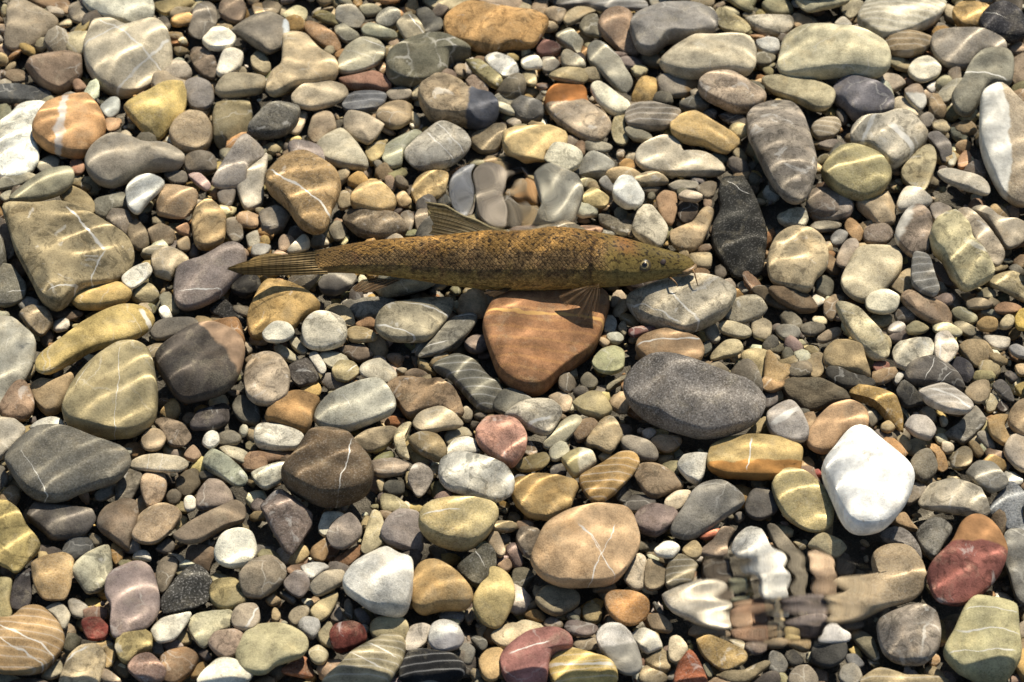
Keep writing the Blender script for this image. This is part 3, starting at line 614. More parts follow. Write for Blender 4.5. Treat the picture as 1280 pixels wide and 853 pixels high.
1178,544 1198,531 1218,508 1232,526 1225,538 1205,556 1195,551;827c6e;;grey-brown stone under the flat white-striped stone
1131,531 1140,521 1158,522 1170,538 1162,550 1145,546 1135,538;9d948a;z2;pale grey egg pebble below the flat white-striped stone
1138,578 1148,564 1162,562 1172,581 1168,596 1155,605 1140,594;79705c;s z1;grey-olive round pebble right of the brilliant white stone
1158,558 1168,554 1180,568 1185,586 1178,592 1170,586 1168,571;b38a50;;orange pebble behind the grey-olive round pebble
1188,576 1202,558 1215,566 1212,584 1192,588;857658;z1;
1206,586 1222,575 1240,578 1258,598 1259,608 1242,616 1220,606;8e8878;z2 av;grey faceted stone near the picture edge below the orange pebble
1146,624 1160,604 1210,597 1222,606 1238,639 1230,646 1210,644 1172,638 1152,634;b0a48a;z2 am;cream and tan angular slab right of the brilliant white stone
1234,528 1242,518 1260,520 1255,534 1262,551 1255,558 1240,546;a4854f;z1;ochre curved pebble near the picture edge
1260,521 1268,506 1282,498 1292,514 1292,544 1275,544 1262,534;a58a62;z2;tan rounded stone at the picture edge above the beige stone
1255,566 1262,546 1282,544 1292,566 1288,591 1270,586;a3937c;z1;beige stone at the picture edge under the tan rounded stone
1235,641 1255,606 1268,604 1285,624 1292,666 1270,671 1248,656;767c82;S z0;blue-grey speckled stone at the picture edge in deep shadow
1132,621 1145,601 1158,608 1150,624 1135,634;8d8170;;
1092,541 1102,536 1115,546 1120,564 1108,561;6f6258;;
1102,531 1110,526 1119,536 1110,542 1101,537;ac9566;z1;
1150,514 1160,507 1170,518 1168,528 1155,521;98876a;;
1174,521 1182,520 1185,531 1178,535;a8a083;;
1178,551 1192,558 1190,568 1178,566;b0a083;;
1232,508 1238,492 1248,498 1245,514 1235,518;b5a67c;;
1240,484 1250,474 1262,486 1268,504 1258,501;5a5551;z1;
1245,511 1252,500 1264,506 1255,518;4a3f3a;;
1255,468 1262,464 1272,474 1265,481;57504c;;
1268,484 1282,478 1288,498 1275,496;b39a50;;
1268,458 1282,456 1288,468 1275,471;c0a578;;
1260,436 1270,431 1288,441 1288,450 1270,446;8a8784;z1;
1228,421 1260,421 1260,436 1242,438;b8ad98;;
955,491 970,491 972,504 962,512 955,511;6a6058;;
958,438 968,446 975,458 990,457 988,468 972,486 955,488;a1834f;z1;ochre wedge pebble right of the large salt-and-pepper oval stone
1005,458 1012,445 1028,441 1030,464 1022,476 1010,471;93805c;;
1082,514 1095,514 1099,526 1090,536 1085,528;8a806a;;
1090,458 1100,452 1112,456 1108,467 1095,466;8a5a4c;;
1115,474 1125,465 1131,468 1122,484;b5b0a4;;
1220,544 1230,538 1245,561 1235,564;8d8474;;
1210,554 1218,551 1230,568 1222,574;a08658;;
1120,546 1130,544 1140,561 1128,570;968a68;;
1000,576 1010,571 1018,581 1010,592 1001,586;96784c;;
1014,591 1022,586 1028,596 1020,598;9a4a42;;
1070,421 1108,421 1114,436 1105,447 1085,441;b3a273;;
-5,630 10,626 25,638 35,660 50,682 38,700 20,719 8,712 -5,702;a5914e;z2 m;large mustard stone at the picture edge below the charcoal oval stone
35,648 45,630 70,631 110,635 120,648 105,668 65,675 50,662;5a534c;z1 a;dark grey angular rough stone below the charcoal oval stone
40,706 58,696 80,692 92,700 88,735 80,750 55,750 42,735;b0915c;z2 a;honey-coloured cube-like stone with a rough face
90,715 105,696 135,682 140,698 139,722 125,740 108,743 100,732;a8a384;z1 m;pale green-white wedge stone right of the honey-coloured cube
136,720 155,708 175,702 190,712 198,738 199,765 185,785 160,792 142,800 138,782 140,758 132,745;8b7770;z2 v;large mauve faceted stone
202,752 218,728 228,704 250,705 265,725 260,752 240,762 205,769;403f3b;z1 a S;black speckled angular stone right of the mauve stone
268,690 278,668 298,660 315,666 321,688 312,705 292,711 272,705;e2dfcc;z2;round white flat stone like a coin
218,672 238,655 262,642 295,625 306,632 305,650 280,660 250,678 230,680;7b6a54;z2;long brown boat-shaped stone beside the coin-like white stone
165,672 175,652 192,638 212,632 226,642 215,662 198,678 180,680;a68c68;z2;tan tilted stone with a raised rim left of the boat-shaped stone
122,660 132,632 155,625 172,630 172,655 162,678 160,690 140,675;7a6853;z1;brown broad stone behind the tan tilted stone
78,688 92,672 112,674 118,690 98,702 82,700;5d5d5a;;dark blue-grey pebble above the honey-coloured cube
40,696 52,682 75,688 78,694 50,701;4d453f;;
12,750 22,718 38,708 40,740 35,760 15,764;4a4444;z1;dark purple-grey stone left of the honey-coloured cube
-5,725 15,722 12,752 15,770 0,780 -5,778;a39560;z1;olive-yellow stone at the picture edge above the rippled tan stone
-8,780 15,775 32,760 55,760 72,778 80,800 72,820 50,840 20,844 -8,838 -15,810;a18150;z2 b L -5 788 72 820 2.5 L -5 805 62 835 2.0;large tan stone with wavy pale ripple lines in the lower corner
58,760 75,753 88,768 80,790 70,775;a29a84;z1;
85,752 95,748 111,760 108,775 90,772;80786a;;
102,780 110,770 125,772 137,788 130,800 110,800;84392c;z2;dark red round pebble below the mauve stone's left side
75,853 85,825 100,810 120,806 132,820 130,838 118,865 95,870 75,865;ae9a70;z2 L 82 830 108 808 3.0;tan striped round stone at the lower edge
110,808 135,801 145,810 142,830 132,840 130,818;a68c58;z1;
144,810 152,790 172,782 190,795 189,810 172,818 160,830 150,825;9c8a52;z2 rm;knobbly olive pebble with a yellow spot below the mauve stone
160,838 170,822 188,817 208,838 202,852 180,855;86695a;z2;dull pinkish brown round pebble at the lower edge
201,825 212,815 232,810 248,822 238,842 220,855 205,852;8a6c4a;z1;brown broad pebble beside the dull pinkish pebble
189,790 200,775 220,769 239,766 232,782 218,800 198,804;c8c5b8;z2;teardrop-shaped white pebble below the black speckled stone
235,780 248,768 275,765 291,765 288,785 270,795 255,812 242,800;ada680;z1;pale green-yellow stone beside the teardrop-shaped white pebble
261,805 272,790 300,788 306,800 298,818 282,824 268,816;a98e74;z2 m;pink and white lumpy pebble on the pale green-yellow stone
262,740 270,726 295,724 308,750 298,760 278,763 265,755;a3925c;z1;squarish olive-yellow pebble right of the black speckled stone
289,775 298,758 320,756 325,775 315,788 295,788;9a8a72;z2 L 322 758 308 785 2.5;grey-tan pebble with a pale edge above the pale olive stone
246,855 268,828 288,824 316,838 310,853 288,860;cfccbc;z2;chalk white block-shaped stone at the lower edge
232,700 238,680 268,686 262,715 248,710;735f49;a;brown square-edged pebble beside the coin-like white stone
195,715 205,696 222,696 221,712 208,740 200,745;776b58;;
165,700 172,689 185,690 189,702 175,701;c3beb4;;
195,688 210,674 219,682 212,694;5f574d;;
209,692 230,696 228,710 220,698;a5977a;;
140,680 150,678 154,698 145,710 140,700;b3883f;;
218,660 228,644 235,650 225,665;b8a068;;
110,668 122,668 128,680 118,685;958668;;
190,805 202,805 205,820 192,820;7b7468;m;
202,805 220,800 230,810 210,815;86766a;;
218,800 232,788 240,802 228,808;988558;;
122,845 130,835 145,845 152,855 130,855;9c8668;z2;
140,830 150,825 162,832 160,848 148,845;857250;;
238,848 250,828 261,830 252,848 240,850;98783f;;
52,848 75,825 78,840 65,851;aea280;;
-5,845 15,845 30,853 -5,858;a09876;;
248,818 258,812 265,825 255,828;6f6258;;
525,660 528,642 545,630 572,625 602,628 622,638 618,655 605,672 585,686 560,685 538,675;b5a268;z3 L 528 652 570 644 2.5 s;yellow smooth oval stone overhanging a black shadow
430,725 445,705 480,686 500,696 516,702 515,730 510,760 498,771 468,765 440,745 430,735;c8c8c6;z3;large smooth white-grey stone beside the golden tan stone
514,750 518,715 528,704 545,703 562,712 580,730 591,748 582,761 552,762 528,769 516,760;aa8a50;z2;golden tan rounded triangular stone right of the white-grey stone
592,748 602,730 611,722 612,709 628,712 642,730 642,752 630,780 618,788 600,778 592,762;b8a260;z2;yellow gourd-shaped stone right of the golden tan stone
571,712 590,695 608,680 619,692 619,715 610,725 598,736 580,725;5a5748;z1 L 592 690 605 708 1.5;dark green-grey stone above the golden tan triangular stone
325,630 340,610 365,612 385,630 391,652 382,668 365,695 355,690 342,668;75645a;z2 a;large grey-brown kite-shaped stone below the brown speckled cone stone
476,668 485,648 500,638 522,640 528,655 528,691 505,688 482,678;8d8078;z1 v;grey-mauve block stone left of the yellow overhanging oval
398,660 405,642 422,640 430,645 415,658 408,672 400,668;d0cdb8;z1;white round pebble behind the grey-mauve oval pebble
408,670 420,652 438,642 452,658 450,672 430,688 415,684;8b7d70;z2;grey-mauve oval pebble above the large white-grey stone
451,688 458,660 465,638 475,640 480,655 478,680 460,694;b0a276;z1 v;pale yellow pointed splinter above the large white-grey stone
300,722 315,702 335,694 358,706 359,718 345,735 325,749 305,745;8f8068;z2 av;brown-grey faceted stone below the kite-shaped stone
360,702 378,680 389,688 380,702 368,712;a8905c;a;
386,692 395,678 408,674 412,688 405,702 392,700;9a7a4c;z1 a;
355,728 370,714 382,718 388,732 375,748 358,738;776c66;z1;grey-mauve block pebble below the brown-grey faceted stone
376,710 392,704 412,708 392,725 385,725;b8b4a8;z1;
388,732 405,715 430,714 428,728 415,738 398,746 390,741;968a72;z2;grey-tan oval pebble left of the large white-grey stone
418,700 450,680 452,692 432,712 420,710;926a44;;
388,765 402,750 422,740 420,755 410,772 398,779;aa9868;z1;
360,772 370,759 388,758 382,775 368,785;94866a;;
332,752 342,744 352,752 340,759;a08860;;
372,785 380,772 398,775 400,788 390,800;a3a098;z1;
398,792 410,776 416,782 415,812 400,805;a4966e;z1;
412,792 420,781 440,778 455,785 458,800 440,812 420,815 414,805;6a2f25;z2 m;dark maroon round pebble left of the pale banded stone
295,815 305,795 318,784 350,781 378,792 386,805 378,820 345,832 332,844 310,842 298,832;a39a6e;z2;large pale olive smooth stone at the lower edge
352,838 380,821 392,838 390,848 360,844;96603c;;rust-orange flat pebble beside the pale olive smooth stone
385,815 398,807 411,818 405,831 392,830;9c916c;z1;
462,788 468,774 490,771 508,775 511,788 505,802 470,800;a89a6c;z1;
420,840 440,818 470,800 490,790 506,800 504,825 495,842 480,860 445,865 402,862 405,848;968a66;z2 b L 440 822 475 838 2.0 L 460 805 495 822 2.0;pale olive-grey stone with wavy bright bands at the lower edge
501,838 512,815 540,814 570,820 582,838 570,853 532,860 502,852;2a2a2c;z2 b;black ridged block stone at the lower edge
505,815 512,785 528,780 540,785 532,805 520,815;bdb09c;z1 m;white and brown patched pebble left of the white marble-like pebble
535,800 540,782 555,776 572,782 580,800 570,812 552,816 540,810;c5c5c6;z2 H 535 800 580 792 a8a29c;white and grey marble-like round pebble above the black ridged block
565,818 580,805 594,812 588,832 575,830;6f6c64;;
548,772 560,765 580,766 578,778 562,780;84827e;;
580,768 590,761 592,775 585,782;8a7860;;
598,828 608,812 628,811 630,830 622,852 605,852;b09058;z1;
612,795 640,780 670,788 675,810 632,812;b8a47c;;
610,675 620,661 632,690 625,700 612,685;b09a78;z1;
588,800 598,795 610,805 602,816;57544c;;
442,765 452,760 464,778 455,784;726a64;;
412,768 422,756 429,770 425,780 415,778;75695c;;
430,755 435,745 442,762 440,778 432,770;6f6858;;
340,765 345,758 351,770 348,780 340,778;a38d62;;
348,740 355,738 370,752 365,758;6d6a60;;
621,708 635,698 640,710 630,718;9c7f60;;
482,853 498,844 520,852 500,860;b89a98;;
666,698 678,665 690,652 720,640 750,635 780,640 790,648 799,678 790,700 770,725 745,731 710,733 682,722 670,710;b08f64;z3 L 720 661 770 718 1.5 L 764 658 736 729 1.5 L 722 662 748 690 2.0;large peach-tan stone with an X of thin pale veins
645,672 652,658 665,656 678,670 670,688 662,700 650,688;857662;z1;grey-brown pebble against the peach-tan stone
790,655 800,638 815,632 840,635 848,645 835,662 818,672 800,665;7b6860;z1 m;purplish brown oval stone right of the peach-tan stone
818,688 830,678 842,678 850,686 840,698 822,696;d2d0c8;z2;small bright white oval pebble below the purplish brown stone
780,725 788,702 798,691 808,699 805,735 792,739;b3a284;z1;cream upright pebble right of the peach-tan stone
806,715 812,698 832,712 831,732 815,740 806,735;857558;z1;
669,750 680,735 702,734 722,742 724,755 712,765 695,771 678,762;958665;z1;grey-olive round pebble under the peach-tan stone
756,750 765,740 790,740 810,750 810,768 795,782 775,780 760,765;a37436;z2;burnt orange block pebble under the peach-tan stone
745,790 752,781 772,780 788,790 800,820 802,838 790,846 772,840 750,812;b8b2a8;z2 H 750 812 795 800 8a8578;white-topped glassy grey pebble above the lower edge
685,830 695,815 712,811 740,818 762,826 770,840 768,855 735,865 698,862 688,848;bc9f4a;z2 b L 688 830 768 838 6.5;bright yellow stone with a pale wave band at the lower edge
625,822 640,805 665,790 690,786 712,795 714,812 690,818 685,840 682,855 655,865 632,852;965f56;z2 L 640 815 690 810 3.0;rose-red smooth stone left of the bright yellow stone
630,790 655,775 678,782 678,790 650,800 630,802;bfae84;;
705,785 712,775 745,782 748,790 732,798 710,792;7e6d66;z1;
716,808 728,796 745,800 746,812 728,816;7b6d56;;
790,792 805,785 825,795 829,808 810,818 795,808;c3bfb2;z1 a;white angular pebble beside the glassy grey pebble
805,825 828,812 838,830 835,842 815,838;9d8a62;;
835,815 838,795 850,796 860,812 848,830 838,828;c8b690;z1;
842,853 848,830 862,812 875,830 884,853 878,870 848,870;9c542a;z2;rust-orange upright stone at the lower edge
870,800 880,792 910,805 931,815 932,828 905,840 880,822;a08448;z1;brown-yellow wedge stone seen under the ripples
828,745 845,738 890,730 909,740 915,752 916,772 902,779 872,776 840,765;b8ac94;z2;pale cream block stone smeared by the ripples
914,685 918,668 935,658 952,662 962,682 978,708 986,732 986,752 958,752 945,718 925,708;c0c0be;z3 m;curved grey-white stone like a horn below the yellow oval stone
860,795 870,780 912,780 915,790 890,795;8f7a5c;;
880,705 912,705 915,722 910,748 888,732;4f4438;;
832,715 840,698 855,695 872,708 870,730 855,735 835,738;857a5e;b z1;striped grey-tan pebble seen under the ripples
852,689 868,676 878,688 872,700 860,699;9a865c;z1;
872,692 890,678 902,660 918,662 910,678 908,700 888,698;8c7862;z1;brown forked pebble left of the horn-like white stone
874,672 900,659 895,672 882,676;b0603c;z1;
808,770 825,768 840,782 838,792 815,788;8a7658;;
890,840 915,848 958,825 965,830 952,840 935,855 910,855;7d6f50;z1;
728,765 732,755 750,758 750,778 732,780;b09a64;;
715,768 725,758 726,772 718,775;a88f62;;
680,778 690,771 704,780 700,788 682,786;8d7a62;;
640,725 642,712 658,711 669,722 655,735 642,738;68614c;;
655,770 668,762 682,770 678,779 660,775;94753f;;
910,800 928,802 938,820 930,822;a89a78;;
740,740 750,732 770,732 765,739 745,742;88765a;;
825,780 815,750 820,750 830,770;57544a;;
800,840 812,832 835,848 825,858 800,855;9a8a68;;
878,832 885,828 892,848 885,852;7d7a60;;
918,645 925,640 931,648 922,655;6c6660;;
916,780 935,775 960,775 958,795 922,795;8e6e54;b;
916,758 938,752 938,775 920,775;9a7a5a;;
940,755 960,752 960,765 942,768;8d6c50;;
1160,722 1168,702 1188,680 1200,655 1215,644 1235,649 1250,668 1258,692 1248,722 1225,748 1198,759 1172,752;7e463c;z4 m H 1252 678 1210 678 a07850;large dark red stone with an ochre top
1181,815 1192,790 1205,760 1220,746 1250,748 1268,758 1272,790 1274,825 1258,855 1240,860 1200,842;aaa270;z3 L 1195 790 1272 795 2.5 L 1185 812 1270 818 2.0 L 1205 768 1270 770 1.8;large pale lime-yellow block stone with wavy ridges
1096,782 1110,770 1132,760 1152,756 1170,765 1175,790 1172,815 1152,832 1122,829 1102,812;8f8272;z2 V m;grey-brown knobbly stone with pale veins left of the lime-yellow block
1030,755 1060,735 1095,722 1115,722 1100,710 1088,702 1095,689 1120,681 1140,688 1155,712 1155,730 1140,750 1085,765 1035,775;a08a66;z3;tan hooked stone bent like an elbow by the ripples
1008,700 1018,688 1032,695 1042,712 1045,740 1035,748 1018,745 1010,722;a08464;z1;brown upright pebble with a ridge left of the hooked stone
1010,682 1030,664 1058,685 1045,699 1025,691;a89a70;z2 a;yellow-tan angular pebble under the sandy yellow oval stone
958,655 968,654 992,682 1002,700 1006,748 995,750 982,710 965,675;776d5a;z1;dark grey-brown long stone beside the horn-like white stone
1100,670 1115,659 1132,662 1148,682 1152,702 1142,708 1135,688 1115,680;7f7770;z1;mauve-grey stone arched behind the hooked stone
1145,668 1158,651 1172,647 1190,660 1180,680 1168,700 1155,690;6d6a62;z1;dark grey stone with a glint beside the red stone
1255,665 1270,659 1285,668 1292,715 1285,760 1270,750 1262,722 1255,700;75736c;z1;grey-green stone at the picture edge beside the red stone
1175,780 1185,770 1199,769 1192,790 1180,790;8a7a5c;;
1115,652 1130,640 1140,655 1148,665 1132,662;a8895f;;
980,770 998,750 1025,748 1032,775 1015,788 992,782;83746c;;mauve-grey block seen under the ripples
1014,815 1025,800 1055,802 1057,822 1040,835 1018,830;46443f;z1;charcoal round pebble under the ripples near the lower edge
1022,800 1025,785 1038,775 1048,785 1062,790 1062,802 1042,805;b8b2aa;z2;
1064,790 1078,788 1092,800 1100,828 1088,825 1068,802;6f6850;;
985,848 995,834 1010,832 1022,848 1020,860 990,860;877a66;m z1;
1048,850 1055,830 1070,832 1078,850 1065,860;8f8878;;
1078,848 1100,835 1135,845 1180,848 1182,860 1080,860;a89468;b z1;tan ridged flat stone at the lower edge under the grey knobbly stone
960,832 962,815 975,815 985,832 978,845 962,840;66635c;;
980,820 992,812 1005,830 990,835;4a4640;;
982,798 1010,795 1012,815 995,812;a58a5c;;
1045,775 1075,772 1078,785 1050,786;7a6a55;;
1042,702 1052,700 1068,710 1062,728 1048,732;85745a;;
1274,780 1288,775 1288,800 1275,800;a5947a;;
1160,825 1172,819 1175,830 1165,835;9a7a50;;
990,678 998,675 1008,685 1002,692;6d6248;;
955,772 970,765 972,785 955,790;9d8460;;
982,782 998,782 998,792 982,792;a08a54;;
1055,820 1070,818 1080,832 1065,838;8d8a84;;
1265,845 1278,838 1282,852 1262,858;8a6a5c;;"""
def parse():
    out = []
    for ln in STONES.strip().splitlines():
        pts, hexs, fl, label = ln.split(';')
        P = np.array([[float(a) for a in q.split(',')] for q in pts.split()])
        toks = fl.split(); flags = ''; planes = []; z = 0; i = 0
        while i < len(toks):
            t = toks[i]
            if t == 'L': planes.append(('L', [float(v) for v in toks[i + 1:i + 6]], None)); i += 6; continue
            if t == 'H': planes.append(('H', [float(v) for v in toks[i + 1:i + 5]], toks[i + 5])); i += 6; continue
            k = t.find('z')
            if k >= 0: z = int(t[k + 1:]); t = t[:k]
            flags += t; i += 1
        x, y = P[:, 0], P[:, 1]
        area = 0.5 * abs(np.sum(x * np.roll(y, -1) - y * np.roll(x, -1)))
        out.append(dict(P=P, hex=hexs, flags=flags, planes=planes, z=z, label=label.strip(), area=area))
    return out
def smooth_loop(P, n, angular):
    """closed centripetal curve through the traced corners, resampled evenly"""
    m = len(P); k = 10; pts = []
    for i in range(m):
        p0, p1, p2, p3 = P[i - 1], P[i], P[(i + 1) % m], P[(i + 2) % m]
        for t in np.arange(k) / k:
            a = 0.5 * (2 * p1 + (p2 - p0) * t + (2 * p0 - 5 * p1 + 4 * p2 - p3) * t * t + (3 * p1 - p0 - 3 * p2 + p3) * t ** 3)
            lnp = p1 * (1 - t) + p2 * t
            pts.append(a * (1 - angular) + lnp * angular)
    pts = np.array(pts); seg = np.linalg.norm(np.roll(pts, -1, 0) - pts, axis=1); cum = np.concatenate([[0], np.cumsum(seg)])
    q = np.linspace(0, cum[-1], n, endpoint=False)
    ext = np.vstack([pts, pts[:1]])
    r = np.stack([np.interp(q, cum, ext[:, 0]), np.interp(q, cum, ext[:, 1])], 1)
    for _ in range(0 if angular > 0.3 else 1): r = 0.25 * np.roll(r, 1, 0) + 0.5 * r + 0.25 * np.roll(r, -1, 0)
    return r
def min_half_axis(Q):
    w = Q - Q.mean(0); ev = np.linalg.eigvalsh(w.T @ w / len(w)); return math.sqrt(max(ev[0], 1e-9)) * 1.414, math.sqrt(ev[1]) * 1.414
def stone_mesh(s, idx, n=40, mt=9, ml=4):
    rr = random.Random(idx * 17 + 3)
    ang = 0.55 if 'a' in s['flags'] else (0.0 if 'w' in s['flags'] else rr.uniform(0.12, 0.4))
    cpx = s['P'].mean(0)
    zg = 0.004 + 0.006 * s['z']
    p0 = np.array([on_plane(x, y, zg + 0.01)[:2] for x, y in s['P']])
    mn, mx = min_half_axis(p0)
    kk = rr.uniform(0.38, 0.60)
    if mn > 0.03: kk *= 0.84
    if s['z'] >= 3: kk *= 1.1
    c = max(0.0035, kk * mn)
    z0 = zg + 0.46 * c
    Q = np.array([on_plane(x, y, z0)[:2] for x, y in s['P']])
    cen = 0.5 * (Q.max(0) + Q.min(0)) * 0.5 + Q.mean(0) * 0.5
    L = smooth_loop(Q, n, ang) - cen
    L *= 1.03
    sq = 1.0 / math.sqrt(1 + (c / (mn + 1e-6)) ** 2 * (C_ / S_) ** 2 * 0.8)
    L[:, 1] *= sq
    eps = rr.uniform(0.42, 0.70)
    V = []; rows = []
    lev = [math.pi / 2 * j / mt for j in range(mt)]
    low = [-math.pi / 2 * j / ml for j in range(1, ml)]
    for ph in list(reversed(low)) + lev:
        cr = math.cos(ph) ** (eps if ph > 0 else 0.8); zz = c * (math.sin(abs(ph)) ** eps) * (1 if ph >= 0 else -0.8)
        rows.append(len(V))
        for q in L: V.append((q[0] * cr, q[1] * cr, zz))
    top = len(V); V.append((0, 0, c)); bot = len(V); V.append((0, 0, -0.8 * c))
    V = np.array(V)
    # worn lumps, then flats where the stone was broken
    off = Vector((idx * 3.7, idx * 1.3, 0)); amp = (0.17 if 'r' in s['flags'] else 0.085) * mn; f1 = 0.9 / mn
    for i in range(len(V)):
        v = Vector(V[i]); d = noise.noise(v * f1 + off) * amp + noise.noise(v * f1 * 2.3 + off) * amp * 0.4
        if 'r' in s['flags']: d += noise.noise(v * f1 * 5 + off) * amp * 0.45
        nn = Vector((v.x / (mx * mx), v.y / (mn * mn), 1.6 * v.z / (c * c)))
        if nn.length > 0: V[i] += np.array(nn.normalized() * d) * np.array([0.5, 0.5, 1.0])
    ncut = rr.randint(4, 6) if 'a' in s['flags'] else (0 if 'w' in s['flags'] else rr.choice([1, 2, 2, 3]))
    for _ in range(ncut):
        th = rr.uniform(0, 2 * math.pi); el = rr.uniform(0.5, 1.3) if 'a' in s['flags'] else rr.uniform(0.8, 1.4)
        nv = np.array([math.cos(th) * math.cos(el), math.sin(th) * math.cos(el), math.sin(el)])
        dist = (V @ nv); dm = dist.max() * (rr.uniform(0.64, 0.84) if 'a' in s['flags'] else rr.uniform(0.74, 0.9)); over = np.maximum(dist - dm, 0)
        V -= np.outer(over * 0.86, nv)
    # every stone lies a little tilted: slide points along the sight line of its centre so that the outline stays
    cw = np.array([cen[0], cen[1], z0]); d = EYE - cw; d /= np.linalg.norm(d)
    ta, tb = rr.uniform(-0.26, 0.26), rr.uniform(-0.20, 0.26)
    if mn > 0.03: ta *= 0.7; tb *= 0.7
    V = V + np.outer(V[:, 0] * ta + V[:, 1] * tb, d)
    F = []
    for a, b in zip(rows[:-1], rows[1:]):
        for k in range(n):
            k2 = (k + 1) % n; F.append((a + k, a + k2, b + k2, b + k))
    a = rows[-1]; F += [(a + k, a + (k + 1) % n, top) for k in range(n)]
    a = rows[0]; F += [(a + (k + 1) % n, a + k, bot) for k in range(n)]
    return V, F, cw, c
ALL = parse()
named = sorted([s for s in ALL if s['label']], key=lambda s: -s['area'])
TOP = set(id(s) for s in named[:320])
loose = []                      # (world verts, faces, colour) of the smaller traced pebbles
foot = []                       # footprints for the gravel fill
for idx, s in enumerate(ALL):
    big = id(s) in TOP
    if not set(s['flags']) & set('mMvVbBsSwr') and not any(p[0] == 'H' for p in s['planes']): s['flags'] += random.Random(idx * 7 + 1).choice(['', '', 'm', 's', 'v', 'ms'])
    size = math.sqrt(s['area'])
    if size > 70: V, F, cw, c = stone_mesh(s, idx, 64, 14, 5)
    elif big: V, F, cw, c = stone_mesh(s, idx, 44, 10, 4)
    else: V, F, cw, c = stone_mesh(s, idx, 24, 6, 3)
    foot.append((V[:, :2] + cw[:2], V[:, 2].max() + cw[2]))
    base = np.array(lin(s['hex'])); sat = 1 - base.min() / base.max(); f = min(0.74, 0.56 + 0.24 * sat); base = (base * f + base.mean() * (1 - f)) * np.array([1.04, 1.0, 0.91]) * 1.12; base = np.minimum(base, 0.88); base = base if base.min() < 0.45 else base * np.array([1.0, 0.97, 0.89])
    if not big:
        loose.append((V + cw, F, base)); continue
    planes = []
    for kind, p, hx in s['planes']:
        a = on_plane(p[0], p[1], cw[2] + 0.6 * c)[:2] - cw[:2]; b = on_plane(p[2], p[3], cw[2] + 0.6 * c)[:2] - cw[:2]
        dd = (b - a) / (np.linalg.norm(b - a) + 1e-9)
        # image y runs down, world y runs up: the coloured side of an H seam is cross>0 in the picture
        nv = np.array([dd[1], -dd[0]]); tv = np.array([-nv[1], nv[0]]); t0, t1 = sorted((float(tv @ a), float(tv @ b)))
        if kind == 'L': planes.append(('L', nv[0], nv[1], float(nv @ a), p[4] * 0.42 * 0.0006, (0.66, 0.63, 0.55) if 'B' not in s['flags'] else (0.60, 0.36, 0.12), t0, t1))
        else: planes.append(('H', nv[0], nv[1], float(nv @ a), 0, lin(hx), 0, 0))
    name = 'river_stone' if size > 44 else 'pebble'
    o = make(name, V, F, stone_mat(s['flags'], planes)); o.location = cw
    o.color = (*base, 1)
    tag(o, s['label'], 'stone' if size > 44 else 'pebble', 'stones lying on the riverbed' if size > 44 else 'pebbles lying on the riverbed')

# ------------------------------------------------------------------ gravel between and beyond them
PAL = [lin(h) for h in '8f8067 86705a 7a7061 9d8866 b3a281 a29a80 77706a 6b675c 94805f b5a58c 8b745a c8c4b4 a38f6e 5f5953 b19c62 9a744c 8a8462 7b6d66 d0ccb4 6e6455 a5854c 8e7560 55504a 99917e'.split()]
def pebble_template(n, m):
    V = [(0, 0, -1)]; F = []
    for j in range(1, m):
        ph = -math.pi / 2 + math.pi * j / m
        for k in range(n): V.append((math.cos(ph) * math.cos(2 * math.pi * k / n), math.cos(ph) * math.sin(2 * math.pi * k / n), math.sin(ph)))
    V.append((0, 0, 1))
    for k in range(n): F.append((0, 1 + (k + 1) % n, 1 + k))
    for j in range(m - 2):
        for k in range(n):
            a = 1 + j * n + k; b = 1 + j * n + (k + 1) % n; F.append((a, b, b + n, a + n))
    L = len(V) - 1; a = 1 + (m - 2) * n
    for k in range(n): F.append((a + k, a + (k + 1) % n, L))
    return np.array(V), F
def gravel_stone(x, y, z, r, T, rot=None):
    V = T.copy()
    ax = np.array([1.0, NPR.uniform(0.55, 0.95), NPR.uniform(0.35, 0.62)])
    k = NPR.normal(size=(3, 3)) * 1.7; ph = NPR.uniform(0, 6.28, 3)
    bump = 1 + 0.10 * np.sin(V @ k.T + ph).sum(1)
    V = np.sign(V) * np.abs(V) ** NPR.uniform(0.7, 1.0) * bump[:, None] * ax * r
    for _ in range(NPR.integers(0, 4)):
        nv = NPR.normal(size=3); nv /= np.linalg.norm(nv); d = V @ nv; V = V - np.outer(np.maximum(d - d.max() * 0.7, 0) * 0.9, nv)
    a = NPR.uniform(0, 6.28); tx, ty = NPR.normal(size=2) * 0.28
    ca, sa = math.cos(a), math.sin(a)
    V = np.stack([V[:, 0] * ca - V[:, 1] * sa, V[:, 0] * sa + V[:, 1] * ca, V[:, 2]], 1)
    V[:, 2] += V[:, 0] * tx + V[:, 1] * ty
    return V + np.array([x, y, z])
G = 0.003
gx, gy = int((BX1 - BX0) / G), int((BY1 - BY0) / G)
occ = np.zeros((gx, gy), bool)
